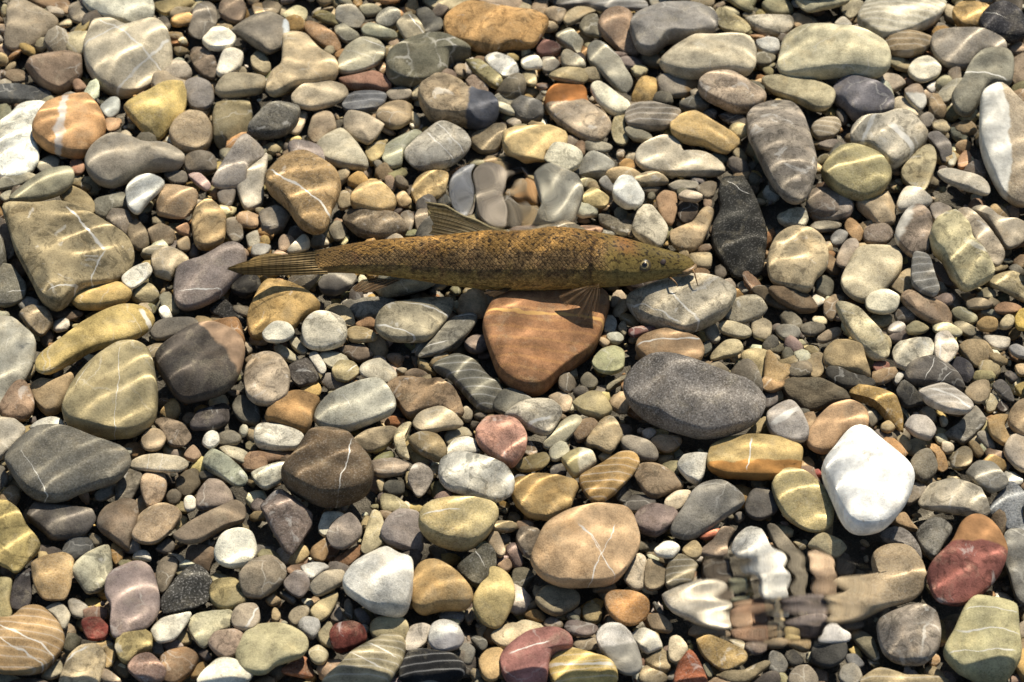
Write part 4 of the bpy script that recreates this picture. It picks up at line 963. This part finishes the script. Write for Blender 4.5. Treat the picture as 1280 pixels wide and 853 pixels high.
for xy, zt in foot:
    lo = xy.min(0); hi = xy.max(0); cen = xy.mean(0)
    i0, j0 = [max(0, int((lo[k] - (BX0, BY0)[k]) / G)) for k in (0, 1)]; i1 = min(gx, int((hi[0] - BX0) / G) + 1); j1 = min(gy, int((hi[1] - BY0) / G) + 1)
    if i1 <= i0 or j1 <= j0: continue
    ii, jj = np.meshgrid(np.arange(i0, i1), np.arange(j0, j1), indexing='ij')
    px = BX0 + (ii + 0.5) * G; py = BY0 + (jj + 0.5) * G
    hull = xy[np.argsort(np.arctan2(xy[:, 1] - cen[1], xy[:, 0] - cen[0]))]
    ang = np.arctan2(py - cen[1], px - cen[0]); rad = np.hypot(px - cen[0], py - cen[1])
    ha = np.arctan2(hull[:, 1] - cen[1], hull[:, 0] - cen[0]); hr = np.hypot(hull[:, 0] - cen[0], hull[:, 1] - cen[1])
    bins = np.full(49, 0.0); bi = ((ha + math.pi) / (2 * math.pi) * 48).astype(int) % 48
    np.maximum.at(bins, bi, hr)
    for _ in range(3):
        for b in range(48):
            if bins[b] == 0: bins[b] = max(bins[b - 1], bins[(b + 1) % 48])
    lim = bins[((ang + math.pi) / (2 * math.pi) * 48).astype(int) % 48]
    occ[i0:i1, j0:j1] |= rad < lim * 0.97
def free(x, y, r):
    i, j = int((x - BX0) / G), int((y - BY0) / G); k = max(1, int(r / G))
    if i - k < 0 or j - k < 0 or i + k >= gx or j + k >= gy: return False
    return not occ[i - k:i + k + 1, j - k:j + k + 1].any()
T_B, F_B = pebble_template(20, 11); T_S, F_S = pebble_template(10, 6); T_M, F_M = pebble_template(8, 5)
chunks = []
def claim(x, y, r):
    i, j = int((x - BX0) / G), int((y - BY0) / G); k = int(r / G) + 1
    a0, b0 = max(0, i - k), max(0, j - k); ii, jj = np.meshgrid(np.arange(a0, min(gx, i + k + 1)), np.arange(b0, min(gy, j + k + 1)), indexing='ij')
    occ[ii[(ii - i) ** 2 + (jj - j) ** 2 <= (r / G) ** 2], jj[(ii - i) ** 2 + (jj - j) ** 2 <= (r / G) ** 2]] = True
def colour():
    c = np.array(PAL[NPR.integers(len(PAL))]); c = (c * 0.8 + c.mean() * 0.2) * np.array([1.05, 1.0, 0.86]) * NPR.uniform(0.8, 1.35) * NPR.uniform(0.94, 1.06, 3); return c
for r0, tries in ((0.030, 500), (0.022, 900), (0.016, 1800), (0.011, 6000), (0.0080, 14000), (0.0058, 22000)):
    for _ in range(tries):
        x, y = NPR.uniform(BX0, BX1), NPR.uniform(BY0, BY1); r = r0 * NPR.uniform(0.8, 1.25)
        if free(x, y, r * 0.5):
            T, F = (T_B, F_B) if r0 > 0.012 else (T_S, F_S)
            chunks.append((gravel_stone(x, y, r * 0.46 + NPR.uniform(-0.001, 0.005), r, T), F, colour())); claim(x, y, r * 0.66)
for _ in range(8500):                                          # a lower layer, seen in the chinks
    x, y = NPR.uniform(BX0, BX1), NPR.uniform(BY0, BY1); r = NPR.uniform(0.0045, 0.0105)
    chunks.append((gravel_stone(x, y, NPR.uniform(-0.006, 0.003), r, T_M, None), F_M, colour()))
T_G, F_G = pebble_template(6, 4)
for _ in range(7000):                                          # grit
    x, y = NPR.uniform(BX0, BX1), NPR.uniform(BY0, BY1)
    chunks.append((gravel_stone(x, y, NPR.uniform(-0.002, 0.005), NPR.uniform(0.0016, 0.004), T_G), F_G, colour()))
def join(name, parts, mat):
    nv = 0; VV = []; FF = []; CC = []
    for V, F, c in parts:
        VV.append(V); CC.append(np.repeat(np.append(c, 1.0)[None], len(V), 0)); FF += [tuple(i + nv for i in f) for f in F]; nv += len(V)
    o = make(name, np.vstack(VV), FF, mat)
    at = o.data.attributes.new('stone_colour', 'FLOAT_COLOR', 'POINT'); at.data.foreach_set('color', np.vstack(CC).astype(np.float32).ravel())
    return o
g_o = join('gravel', loose + chunks, stone_material('v', (), True))
tag(g_o, 'small mixed gravel filling the gaps between the stones', kind='stuff')
print('named', len(TOP), 'loose', len(loose), 'gravel', len(chunks), 'tris', sum(sum(len(p.vertices) - 2 for p in o.data.polygons) for o in bpy.data.objects if o.type == 'MESH'))
# ------------------------------------------------------------------ the fish
TOCAM = -FWD
ROLL = R(4)
DORS = UPV * math.cos(ROLL) + TOCAM * math.sin(ROLL); SIDE = TOCAM * math.cos(ROLL) - UPV * math.sin(ROLL)
FISH_O = on_plane(620, 325, 0.049)
def fw(px, py, off=0.0):
    """a point of the fish's own mid plane (it lies rolled with its flank up), pushed outwards by off"""
    d = ray(px, py); t = ((FISH_O - EYE) @ FWD) / (d @ FWD); return EYE + d * t + TOCAM * off
PXM = np.linalg.norm(fw(621, 325) - fw(620, 325))
TOPL = np.array([(392, 314), (420, 308.5), (440, 304.5), (480, 299.5), (520, 296.5), (560, 294), (600, 289.5), (640, 284.5), (680, 283), (720, 286), (760, 293), (790, 300.5), (820, 309), (840, 314.5), (855, 318.5), (863, 322.5), (868, 329)])
BOTL = np.array([(392, 341.5), (420, 341), (440, 341.5), (480, 344.5), (520, 350), (560, 356.5), (600, 361), (640, 363), (680, 362.5), (720, 360.5), (760, 358.5), (790, 356.5), (815, 351), (835, 347), (850, 345), (862, 342), (868, 334)])
def prof(x):
    return np.interp(x, TOPL[:, 0], TOPL[:, 1]), np.interp(x, BOTL[:, 0], BOTL[:, 1])
def smprof(x):
    ks = np.array([-9, -5, 0, 5, 9]); w = np.array([1, 2, 3, 2, 1]) / 9.0
    k = min(1.0, max(0.0, (868 - x) / 12.0))
    t = sum(wi * prof(x + kk * k)[0] for wi, kk in zip(w, ks)); b = sum(wi * prof(x + kk * k)[1] for wi, kk in zip(w, ks))
    return t, b
def body_wh(x):
    t, b = smprof(x); a = (b - t) / 2 * PXM * 1.02
    wr = np.interp(x, [392, 430, 520, 640, 740, 800, 850, 868], [0.30, 0.42, 0.58, 0.68, 0.74, 0.76, 0.80, 0.85])
    return fw(x, (t + b) / 2), a, a * wr
def body_pt(x, th):
    cen, a, b = body_wh(x)
    ct, st = math.cos(th), math.sin(th)
    # a keeled back, a flatter belly; gill cover and cheek stand a little proud
    e = 0.94 if ct > 0 else 0.86
    p = cen + DORS * (a * math.copysign(abs(ct) ** e, ct)) + SIDE * (b * math.copysign(abs(st) ** 0.92, st))
    t, bt = smprof(x); py = (t + bt) / 2 - a / PXM * ct
    edge = 748 - 10 * math.cos((py - 330) / 34.0 * 1.45)
    g = 1 / (1 + math.exp(-(x - edge) / 1.6)); g *= max(0.0, 1 - max(0.0, x - edge) / 75.0)
    edge2 = 778 - 8 * math.cos((py - 335) / 30.0 * 1.3)
    g2 = 1 / (1 + math.exp(-(x - edge2) / 1.8)); g2 *= max(0.0, 1 - max(0.0, x - edge2) / 40.0)
    p = p + SIDE * math.copysign(1, st) * (abs(st) ** 0.7) * (0.0026 * g + 0.0012 * g2)
    # mouth slit below the snout
    m = math.exp(-((py - (341 + 0.10 * (860 - x))) / 1.3) ** 2) * (1 if x > 836 else 0) * (1 if x < 866 else 0)
    return p - SIDE * (0.0009 * m * math.copysign(1, st))
def surf(px, py, lift=0.0):
    best = None
    for i in range(200):
        th = math.pi * (i + 0.5) / 200; p = body_pt(px, th); v = p - EYE; q = 0.5 - (v @ UPV) / (v @ FWD) * (LENS / 36.0) / (PX_H / PX_W)
        e = abs(q * PX_H - py)
        if best is None or e < best[0]: best = (e, p, th)
    return best[1] + TOCAM * lift
def gill_line(x, th):
    t, bt = smprof(x); py = (t + bt) / 2 - (bt - t) / 2 * math.cos(th)
    if not (300 < py < 358): return 0.0
    e1 = 748 - 10 * math.cos((py - 330) / 34.0 * 1.45); e2 = 778 - 8 * math.cos((py - 335) / 30.0 * 1.3)
    return max(math.exp(-((x - e1 + 1.5) / 2.2) ** 2), 0.55 * math.exp(-((x - e2) / 1.8) ** 2), 0.8 * math.exp(-((py - (341 + 0.10 * (860 - x))) / 1.2) ** 2) if 838 < x < 866 else 0)
def fish_body():
    nx, nt = 240, 72; V = []; F = []; AL = []; HT = []; GL = []; UV = []
    xs = 394 + (868 - 394) * (1 - (1 - np.linspace(0, 1, nx)) ** 1.25)
    for x in xs:
        cen, a, b = body_wh(x)
        for k in range(nt):
            th = 2 * math.pi * k / nt; V.append(body_pt(x, th)); AL.append((x - 394) / 474.0); GL.append(gill_line(x, th)); HT.append(math.cos(th))
            UV.append((x * PXM, (min(th, 2 * math.pi - th)) * (0.35 * a + 0.014)))
    for j in range(nx - 1):
        for k in range(nt):
            F.append((j * nt + k, j * nt + (k + 1) % nt, (j + 1) * nt + (k + 1) % nt, (j + 1) * nt + k))
    e = len(V); V.append(fw(868.6, 331.5)); AL.append(1); GL.append(0); HT.append(0); UV.append((868 * PXM, 0))
    F += [((nx - 1) * nt + k, (nx - 1) * nt + (k + 1) % nt, e) for k in range(nt)]
    e = len(V); V.append(fw(393, 328)); AL.append(0); GL.append(0); HT.append(0); UV.append((393 * PXM, 0)); F += [((k + 1) % nt, k, e) for k in range(nt)]
    o = make('body', V, F, fish_skin(), fish)
    for nm, dat in (('along', AL), ('height', HT), ('gill', GL)):
        at = o.data.attributes.new(nm, 'FLOAT', 'POINT'); at.data.foreach_set('value', np.array(dat, np.float32))
    at = o.data.attributes.new('scale_uv', 'FLOAT_VECTOR', 'POINT'); at.data.foreach_set('vector', np.array([(u, v, 0) for u, v in UV], np.float32).ravel())
    return o
def fish_skin():
    g = NT('barbel_skin')
    A = g.n('Attribute', attribute_name='along').outputs['Fac']; Hh = g.n('Attribute', attribute_name='height').outputs['Fac']; U = g.n('Attribute', attribute_name='scale_uv').outputs['Vector']
    P = g.n('TexCoord').outputs['Object']
    n1 = g.noise(U, 60, 4, 0.65, 0.5); n2 = g.noise(U, 260, 3, 0.65); n3 = g.noise(U, 900, 2, 0.6)
    hw = g.math('ADD', Hh, g.ramp(n1, 0.25, 0.75, -0.3, 0.3))
    c = g.mix(g.ramp(hw, -0.75, -0.15, 0, 1), (0.30, 0.205, 0.07), (0.150, 0.098, 0.048))
    c = g.mix(g.ramp(hw, 0.0, 0.55, 0, 1), c, (0.26, 0.148, 0.045))
    c = g.mix(g.ramp(g.noise(g.vadd(U, (3, 1, 0)), 45, 4, 0.6, 0.8), 0.54, 0.68, 0, 0.55), c, (0.125, 0.052, 0.032))
    c = g.mix(g.ramp(g.noise(g.vadd(U, (7, 2, 0)), 38, 3, 0.6), 0.58, 0.74, 0, 0.55), c, (0.34, 0.23, 0.11))
    head = g.ramp(g.math('ADD', A, g.ramp(n1, 0.2, 0.8, -0.02, 0.02)), 0.735, 0.785, 0, 1)
    hc = g.mix(g.ramp(hw, -0.7, 0.3, 0, 1), (0.24, 0.185, 0.07), (0.185, 0.138, 0.045)); hc = g.mix(g.ramp(n2, 0.42, 0.7, 0, 0.5), hc, (0.055, 0.04, 0.018))
    nape = g.math('MULTIPLY', g.ramp(g.math('ABSOLUTE', g.math('SUBTRACT', A, 0.815)), 0.055, 0.0, 0, 0.6), g.ramp(hw, 0.1, 0.7, 0, 1)); hc = g.mix(nape, hc, (0.28, 0.11, 0.035))
    # small overlapping scales: a slanted lattice, dark at each scale's rim
    rot = g.n('VectorRotate', rotation_type='Z_AXIS'); g.put(rot.inputs['Vector'], U); rot.inputs['Angle'].default_value = R(45)
    vo = g.n('TexVoronoi', feature='DISTANCE_TO_EDGE', voronoi_dimensions='2D'); g.put(vo.inputs['Vector'], rot.outputs[0]); vo.inputs['Scale'].default_value = 400; vo.inputs['Randomness'].default_value = 0.5
    vc = g.n('TexVoronoi', feature='F1', voronoi_dimensions='2D'); g.put(vc.inputs['Vector'], rot.outputs[0]); vc.inputs['Scale'].default_value = 400; vc.inputs['Randomness'].default_value = 0.5
    rim = g.ramp(vo.outputs['Distance'], 0.02, 0.20, 1, 0); tint = g.n('SeparateColor'); g.put(tint.inputs[0], vc.outputs['Color'])
    c = g.scale_col(c, g.ramp(tint.outputs[0], 0, 1, 0.62, 1.45, False)); c = g.mix(g.math('MULTIPLY', rim, g.ramp(n2, 0.3, 0.7, 0.12, 0.62)), c, g.scale_col(c, 0.28))
    c = g.mix(g.ramp(vc.outputs['Distance'], 0.22, 0.0, 0, 0.35), c, g.mix(0.5, c, (0.42, 0.30, 0.14)))
    c = g.mix(head, c, hc)
    c = g.mix(g.ramp(A, 0.13, 0.015, 0, 0.95), c, (0.17, 0.105, 0.040))
    lat = g.math('MULTIPLY', g.ramp(g.math('ABSOLUTE', g.math('SUBTRACT', Hh, 0.05)), 0.045, 0.0, 0, 0.5), g.math('MULTIPLY', g.ramp(A, 0.70, 0.74, 1, 0), g.ramp(n2, 0.35, 0.6, 0.2, 1)))
    c = g.mix(lat, c, g.scale_col(c, 0.3))
    sp = g.math('MULTIPLY', g.ramp(g.noise(g.vadd(U, (1, 9, 0)), 330, 3, 0.55), 0.53, 0.60, 0, 0.88), g.ramp(hw, -0.6, 0.4, 0.5, 1)); c = g.mix(sp, c, (0.022, 0.014, 0.008))
    c = g.mix(1.0, g.scale_col(c, g.ramp(n3, 0.25, 0.75, 0.75, 1.25)), (1.02, 0.97, 0.84), 'MULTIPLY')
    c = g.mix(g.math('MULTIPLY', g.n('Attribute', attribute_name='gill').outputs['Fac'], 0.68), c, (0.030, 0.017, 0.010))
    g.t.links.new(c, g.b.inputs['Base Color']); g.b.inputs['Roughness'].default_value = 0.58; g.b.inputs['Specular IOR Level'].default_value = 0.14
    hgt = g.math('ADD', g.math('MULTIPLY', g.math('MULTIPLY', g.ramp(vo.outputs['Distance'], 0, 0.25, 0, 1), g.math('SUBTRACT', 1.0, head)), 1.0), g.math('MULTIPLY', n2, 0.35))
    g.t.links.new(g.bump(hgt, 0.38, 0.0010), g.b.inputs['Normal']); return g.m
def fin_material(name, c1, c2, clear=0.0, glow=0.3):
    g = NT(name); U = g.n('Attribute', attribute_name='fin_uv').outputs['Vector']; sx = g.n('SeparateXYZ'); g.put(sx.inputs[0], U)
    r = g.math('SINE', g.math('MULTIPLY', sx.outputs[0], 2 * math.pi)); ray_ = g.ramp(r, -0.3, 0.8, 0, 1)
    seg = g.ramp(g.math('SINE', g.math('MULTIPLY', sx.outputs[1], 90)), 0.2, 0.9, 1.0, 0.75)
    n = g.noise(U, 3, 4, 0.6); c = g.mix(ray_, c1, c2); c = g.scale_col(c, g.math('MULTIPLY', seg, g.ramp(n, 0.25, 0.75, 0.6, 1.35)))
    g.t.links.new(c, g.b.inputs['Base Color']); g.b.inputs['Roughness'].default_value = 0.45; g.b.inputs['Specular IOR Level'].default_value = 0.25
    tl = g.n('BsdfTranslucent'); g.t.links.new(c, tl.inputs[0]); m1 = g.n('MixShader'); m1.inputs[0].default_value = glow
    g.t.links.new(g.b.outputs[0], m1.inputs[1]); g.t.links.new(tl.outputs[0], m1.inputs[2]); last = m1
    if clear > 0:
        tr = g.n('BsdfTransparent'); m2 = g.n('MixShader'); g.put(m2.inputs[0], g.ramp(ray_, 0, 1, clear, clear * 0.75)); g.t.links.new(m1.outputs[0], m2.inputs[1]); g.t.links.new(tr.outputs[0], m2.inputs[2]); last = m2
    g.t.links.new(last.outputs[0], g.out.inputs['Surface']); return g.m
def polyl(P, t):
    P = np.array(P, float); s = np.concatenate([[0], np.cumsum(np.linalg.norm(np.diff(P[:, :2], axis=0), axis=1))]); s /= s[-1]
    return np.stack([np.interp(t, s, P[:, k]) for k in range(3)], -1)
def fin(name, curves, rays, mat, thick=0.0005, nu=None, nv=18):
    """curves: rows of (px, py, outward offset) from the leading edge to the trailing one; ridged rays run along them"""
    nu = nu or rays * 6; K = len(curves); tv = np.linspace(0, 1, nv + 1)
    rows = np.array([polyl(c, tv) for c in curves]); V = []; uv = []
    for side in (1, -1):
        for i in range(nu + 1):
            u = i / nu; q = u * (K - 1); k = min(int(q), K - 2); f = q - k; f = f * f * (3 - 2 * f) if K > 2 else f
            rr = rows[k] * (1 - f) + rows[k + 1] * f
            rid = 0.5 + 0.5 * math.sin(2 * math.pi * u * rays)
            for j in range(nv + 1):
                wig = 1.2 * math.sin(u * rays * 2.1 + 1) * (tv[j] ** 4)
                th = thick * (0.35 + 0.9 * rid) * (1 - 0.75 * tv[j]) * (0.0 if i in (0, nu) or j == nv else 1.0)
                V.append(fw(rr[j, 0] + wig, rr[j, 1], rr[j, 2] + side * th)); uv.append((u * rays, tv[j], 0))
    F = []; off = (nu + 1) * (nv + 1)
    for i in range(nu):
        for j in range(nv):
            a = i * (nv + 1) + j; q = (a, a + 1, a + nv + 2, a + nv + 1); F.append(q); F.append(tuple(off + z for z in reversed(q)))
    o = make(name, V, F, mat, fish); at = o.data.attributes.new('fin_uv', 'FLOAT_VECTOR', 'POINT'); at.data.foreach_set('vector', np.array(uv, np.float32).ravel()); return o
def tube(name, pts, rad, mat, parent, n=10):
    pts = [np.array(p) for p in pts]; V = []; F = []
    for i, p in enumerate(pts):
        d = pts[min(i + 1, len(pts) - 1)] - pts[max(i - 1, 0)]; d = d / np.linalg.norm(d); a = np.cross(d, TOCAM); a /= np.linalg.norm(a); b = np.cross(d, a); r = rad[i] if not np.isscalar(rad) else rad
        for k in range(n): V.append(p + a * r * math.cos(2 * math.pi * k / n) + b * r * math.sin(2 * math.pi * k / n))
    for i in range(len(pts) - 1):
        for k in range(n): F.append((i * n + k, i * n + (k + 1) % n, (i + 1) * n + (k + 1) % n, (i + 1) * n + k))
    F.append(tuple(range(n))[::-1]); F.append(tuple(range((len(pts) - 1) * n, len(pts) * n)))
    return make(name, V, F, mat, parent)
def plain(name, c, rough=0.4, spec=0.4, vary=0.0):
    g = NT(name)
    if vary:
        n = g.noise(g.n('TexCoord').outputs['Object'], 600, 3); g.t.links.new(g.scale_col(g.mix(0.0, c, c), g.ramp(n, 0.3, 0.7, 1 - vary, 1 + vary)), g.b.inputs['Base Color'])
    else: g.b.inputs['Base Color'].default_value = (*c, 1)
    g.b.inputs['Roughness'].default_value = rough; g.b.inputs['Specular IOR Level'].default_value = spec; return g.m
def dome(name, c, nrm, r, depth, mat, parent, n=24, m=7, hole=0.0):
    nrm = nrm / np.linalg.norm(nrm); a = np.cross(nrm, UPV); a /= np.linalg.norm(a); b = np.cross(nrm, a); V = []; F = []
    for j in range(m + 1):
        f = hole + (1 - hole) * j / m
        for k in range(n): t = 2 * math.pi * k / n; V.append(c + (a * math.cos(t) + b * math.sin(t)) * r * f + nrm * depth * math.sqrt(max(0, 1 - f * f)))
    for j in range(m):
        for k in range(n): F.append((j * n + k, j * n + (k + 1) % n, (j + 1) * n + (k + 1) % n, (j + 1) * n + k))
    if hole == 0: pass
    return make(name, V, F, mat, parent)

fish = bpy.data.objects.new('barbel_fish', None); col.objects.link(fish); fish.empty_display_size = 0.02
tag(fish, 'golden brown speckled freshwater fish with whiskered snout hovering just over the stones', 'fish')
body = fish_body()
fin_brown = fin_material('dorsal_fin_skin', (0.19, 0.14, 0.062), (0.42, 0.32, 0.16), 0.2, 0.55)
fin_tail = fin_material('tail_fin_skin', (0.22, 0.145, 0.052), (0.29, 0.195, 0.075), 0.0, 0.5)
fin_clear = fin_material('pectoral_fin_skin', (0.22, 0.13, 0.06), (0.38, 0.24, 0.12), 0.9, 0.5)
fin_anal = fin_material('anal_fin_skin', (0.12, 0.07, 0.030), (0.26, 0.16, 0.075), 0.25, 0.4)
d_off = lambda h: math.tan(ROLL) * h * PXM
df = fin('dorsal_fin', [[(630, 285, .001), (612, 276, d_off(10)), (590, 266.5, d_off(22)), (562, 258.5, d_off(34)), (533, 254, d_off(40))],
                        [(606, 290, .001), (590, 283, d_off(8)), (565, 275, d_off(18)), (538, 268, d_off(27))],
                        [(584, 292, .001), (565, 288, d_off(6)), (541, 282, d_off(13))],
                        [(556, 295.5, .001), (548, 295, d_off(1)), (537, 293, d_off(3))]], 11, fin_brown, 0.0006)
tube('fin_spine', [fw(x, y, o + .0004) for x, y, o in ((633, 284.5, .001), (612, 275.5, d_off(10)), (590, 266, d_off(22)), (562, 258, d_off(34)), (532, 253.5, d_off(40)))], [.0013, .0013, .0012, .0010, .0005], plain('fin_spine_bone', (0.34, 0.27, 0.13), 0.5, 0.3, 0.25), df)
fin('tail_fin', [[(412, 312, .001), (370, 317, .003), (330, 322, .005), (300, 329, .004), (285, 335, .002)],
                 [(408, 328, .001), (370, 331, .004), (330, 333, .007), (300, 335.5, .005), (285, 336, .002)],
                 [(410, 343, .001), (370, 344.5, .002), (330, 345, .004), (300, 343, .003), (285, 337, .002)]], 12, fin_tail, 0.0007)
fin('anal_fin', [[(500, 350, -.002), (484, 358, .000), (462, 366, .002)], [(485, 349, -.002), (462, 356, .000), (446, 365, .002)], [(470, 347, -.002), (452, 350, .0), (440, 361, .002)]], 7, fin_anal, 0.0005)
fin('pectoral_fin', [[(749, 355, .012), (749, 370, .015), (745, 394, .015)], [(744, 356, .012), (738, 376, .016), (729, 401, .015)], [(741, 357, .012), (728, 370, .016), (711, 390, .015)], [(738, 357, .010), (716, 362, .014), (697, 369, .014)]], 9, fin_clear, 0.0005)
fin('pelvic_fin', [[(640, 361, .006), (632, 366, .008), (616, 372, .008)], [(630, 361, .006), (618, 364, .008), (604, 366, .008)]], 6, fin_anal, 0.0005)
# eye: pale ring, amber iris, black pupil
ec = surf(804.5, 332); en = TOCAM * 0.97 + UPV * 0.15
eye = dome('eye', ec - TOCAM * 0.0006, en, 8.6 * PXM, 0.0022, plain('eye_rim', (0.07, 0.05, 0.022), 0.35, 0.4, 0.3), fish)
dome('iris', ec - TOCAM * 0.0002, en, 6.3 * PXM, 0.0024, plain('eye_iris', (0.36, 0.27, 0.12), 0.25, 0.5, 0.35), eye)
dome('pupil', ec + TOCAM * 0.0004, en, 4.4 * PXM, 0.0023, plain('eye_pupil', (0.006, 0.005, 0.004), 0.08, 0.6), eye)
dome('nostril', surf(827.5, 327, -0.0002), TOCAM + UPV * 0.3, 4.2 * PXM, 0.0007, plain('nostril_skin', (0.045, 0.028, 0.022), 0.5, 0.3), fish)
lipm = plain('lip_skin', (0.20, 0.13, 0.065), 0.4, 0.35, 0.3)
tube('upper_lip', [surf(852, 341, .0), surf(858, 339.5, .0006), surf(863, 337.5, .0006), fw(868, 334.5, .002), fw(869.5, 331, 0)], [.0010, .0017, .0020, .0020, .0012], lipm, fish)
tube('lower_lip', [surf(846, 344.3, 0), surf(853, 344, .0004), surf(860, 341.5, .0006), fw(865, 339.5, .001)], [.0008, .0013, .0015, .0009], lipm, fish)
whm = plain('whisker_skin', (0.22, 0.13, 0.06), 0.45, 0.3, 0.2)
tube('whisker', [fw(865, 337, .005), fw(867.5, 343, .008), fw(869, 350, .009), fw(871.5, 358, .007)], [.0008, .0007, .0005, .0003], whm, fish)
tube('whisker', [surf(836, 346.5, .0), fw(840, 350, .008), fw(844, 354, .008), fw(847, 359, .006)], [.0008, .0007, .0005, .0003], whm, fish)

# ------------------------------------------------------------------ the water
H_W = 0.46
def water_material(kind):
    g = NT('stream_water_' + kind); g.t.nodes.remove(g.b)
    b = g.n('BsdfGlass' if kind == 'surface' else 'BsdfRefraction'); b.inputs['IOR'].default_value = 1.33; b.inputs['Roughness'].default_value = 0.0
    g.t.links.new(b.outputs[0], g.out.inputs['Surface']); return g.m
WV = []
_r = random.Random(4)
for lam, amp, spread in ((0.055, 0.25, 0.5), (0.038, 0.55, 0.5), (0.027, 0.95, 0.5), (0.021, 1.0, 0.55), (0.017, 0.6, 0.65)):
    for _ in range(4):
        th = math.pi / 2 + _r.uniform(-spread, spread) + 0.25; k = 2 * math.pi / (lam * _r.uniform(0.85, 1.2)); WV.append((k * math.cos(th), k * math.sin(th), _r.uniform(0, 6.28), amp / (k * k)))
def wave(X, Y, gain):
    Z = np.zeros_like(X)
    wx = X + 0.012 * np.sin(Y * 23 + 1.1) + 0.006 * np.sin(X * 41 + Y * 17); wy = Y + 0.012 * np.sin(X * 19 + 0.4) + 0.006 * np.sin(X * 37 - Y * 29)
    for kx, ky, ph, a in WV: Z += a * np.sin(kx * wx + ky * wy + ph)
    return Z * gain
def build_water():
    # rippled surface upstream of the calm window one looks through; the sun reaches the bed through it
    y0 = float(on_plane(640, -30, H_W)[1]); st = 0.0024
    xs = np.arange(-0.75, 1.05, st); ys = np.arange(y0, y0 + 1.05, st)
    X, Y = np.meshgrid(xs, ys); Z = H_W + wave(X, Y, WAVE_GAIN); V = np.stack([X, Y, Z], -1).reshape(-1, 3); n = len(xs); m = len(ys)
    a = (np.arange(m - 1)[:, None] * n + np.arange(n - 1)[None]).ravel(); F = np.stack([a, a + 1, a + n + 1, a + n], 1)
    me = bpy.data.meshes.new('water'); me.vertices.add(len(V)); me.vertices.foreach_set('co', V.ravel()); me.loops.add(len(F) * 4); me.loops.foreach_set('vertex_index', F.ravel().astype(np.int32))
    me.polygons.add(len(F)); me.polygons.foreach_set('loop_start', np.arange(len(F)) * 4); me.polygons.foreach_set('use_smooth', [True] * len(F)); me.update(calc_edges=True)
    me.materials.append(water_material('surface')); o = bpy.data.objects.new('water', me); col.objects.link(o); o.cycles.is_caustics_caster = True
    tag(o, 'rippled clear water surface of the stream', kind='structure')
    return o
WAVE_GAIN = 0.88
build_water()

def build_ripples():
    """small standing swells in the calm window: thin lenses of water, wavy above and flat below"""
    mat = water_material('swell')
    for k, (x0, x1, y0, y1, gain, phase, label) in enumerate((
            (552, 728, 192, 290, 1.1, 0.0, 'glassy standing ripple bending the stones above the fish\'s dorsal fin'),
            (836, 1112, 684, 806, 2.0, 4.0, 'glassy standing ripple smearing the stones near the lower edge'))):
        nx, ny = 110, 90; cw = on_plane((x0 + x1) / 2, (y0 + y1) / 2, H_W + 0.002); V = []; F = []
        A = on_plane(x0, (y0 + y1) / 2, H_W)[0] - cw[0]; B = (on_plane((x0 + x1) / 2, y0, H_W)[1] - on_plane((x0 + x1) / 2, y1, H_W)[1]) / 2; A = abs(A)
        for side in (0, 1):
            for j in range(ny + 1):
                for i in range(nx + 1):
                    u, v = 2 * i / nx - 1, 2 * j / ny - 1; sq = math.sqrt(max(0, 1 - v * v / 2)), math.sqrt(max(0, 1 - u * u / 2)); x, y = u * sq[0] * A, v * sq[1] * B
                    f = max(0.0, 1 - (x / A) ** 2 - (y / B) ** 2); f = f * f * (3 - 2 * f)
                    w = math.sin(x * 380 + 1.8 * math.sin(y * 60 + phase) + phase) * 0.65 + math.sin(y * 250 + 1.6 * math.sin(x * 75 + phase)) * 0.35 + math.sin(x * 150 - y * 110 + phase) * 0.7
                    if k == 1: w = math.sin(y * 430 + 1.5 * math.sin(x * 45 + phase)) * 0.75 + math.sin(y * 190 - x * 60 + phase) * 0.6 + math.sin(x * 170 + 0.8 * math.sin(y * 80)) * 0.35
                    z = f * (0.0002 + 0.000062 * gain * w) if side == 0 else -0.0001 * f
                    V.append((x, y, z))
        off = (nx + 1) * (ny + 1)
        for j in range(ny):
            for i in range(nx):
                a = j * (nx + 1) + i; q = (a, a + 1, a + nx + 2, a + nx + 1); F.append(q); F.append(tuple(off + z for z in reversed(q)))
        o = make('water_ripple', V, F, mat, recv=False); o.location = cw; o.cycles.is_caustics_caster = True; tag(o, label, kind='structure')
build_ripples()
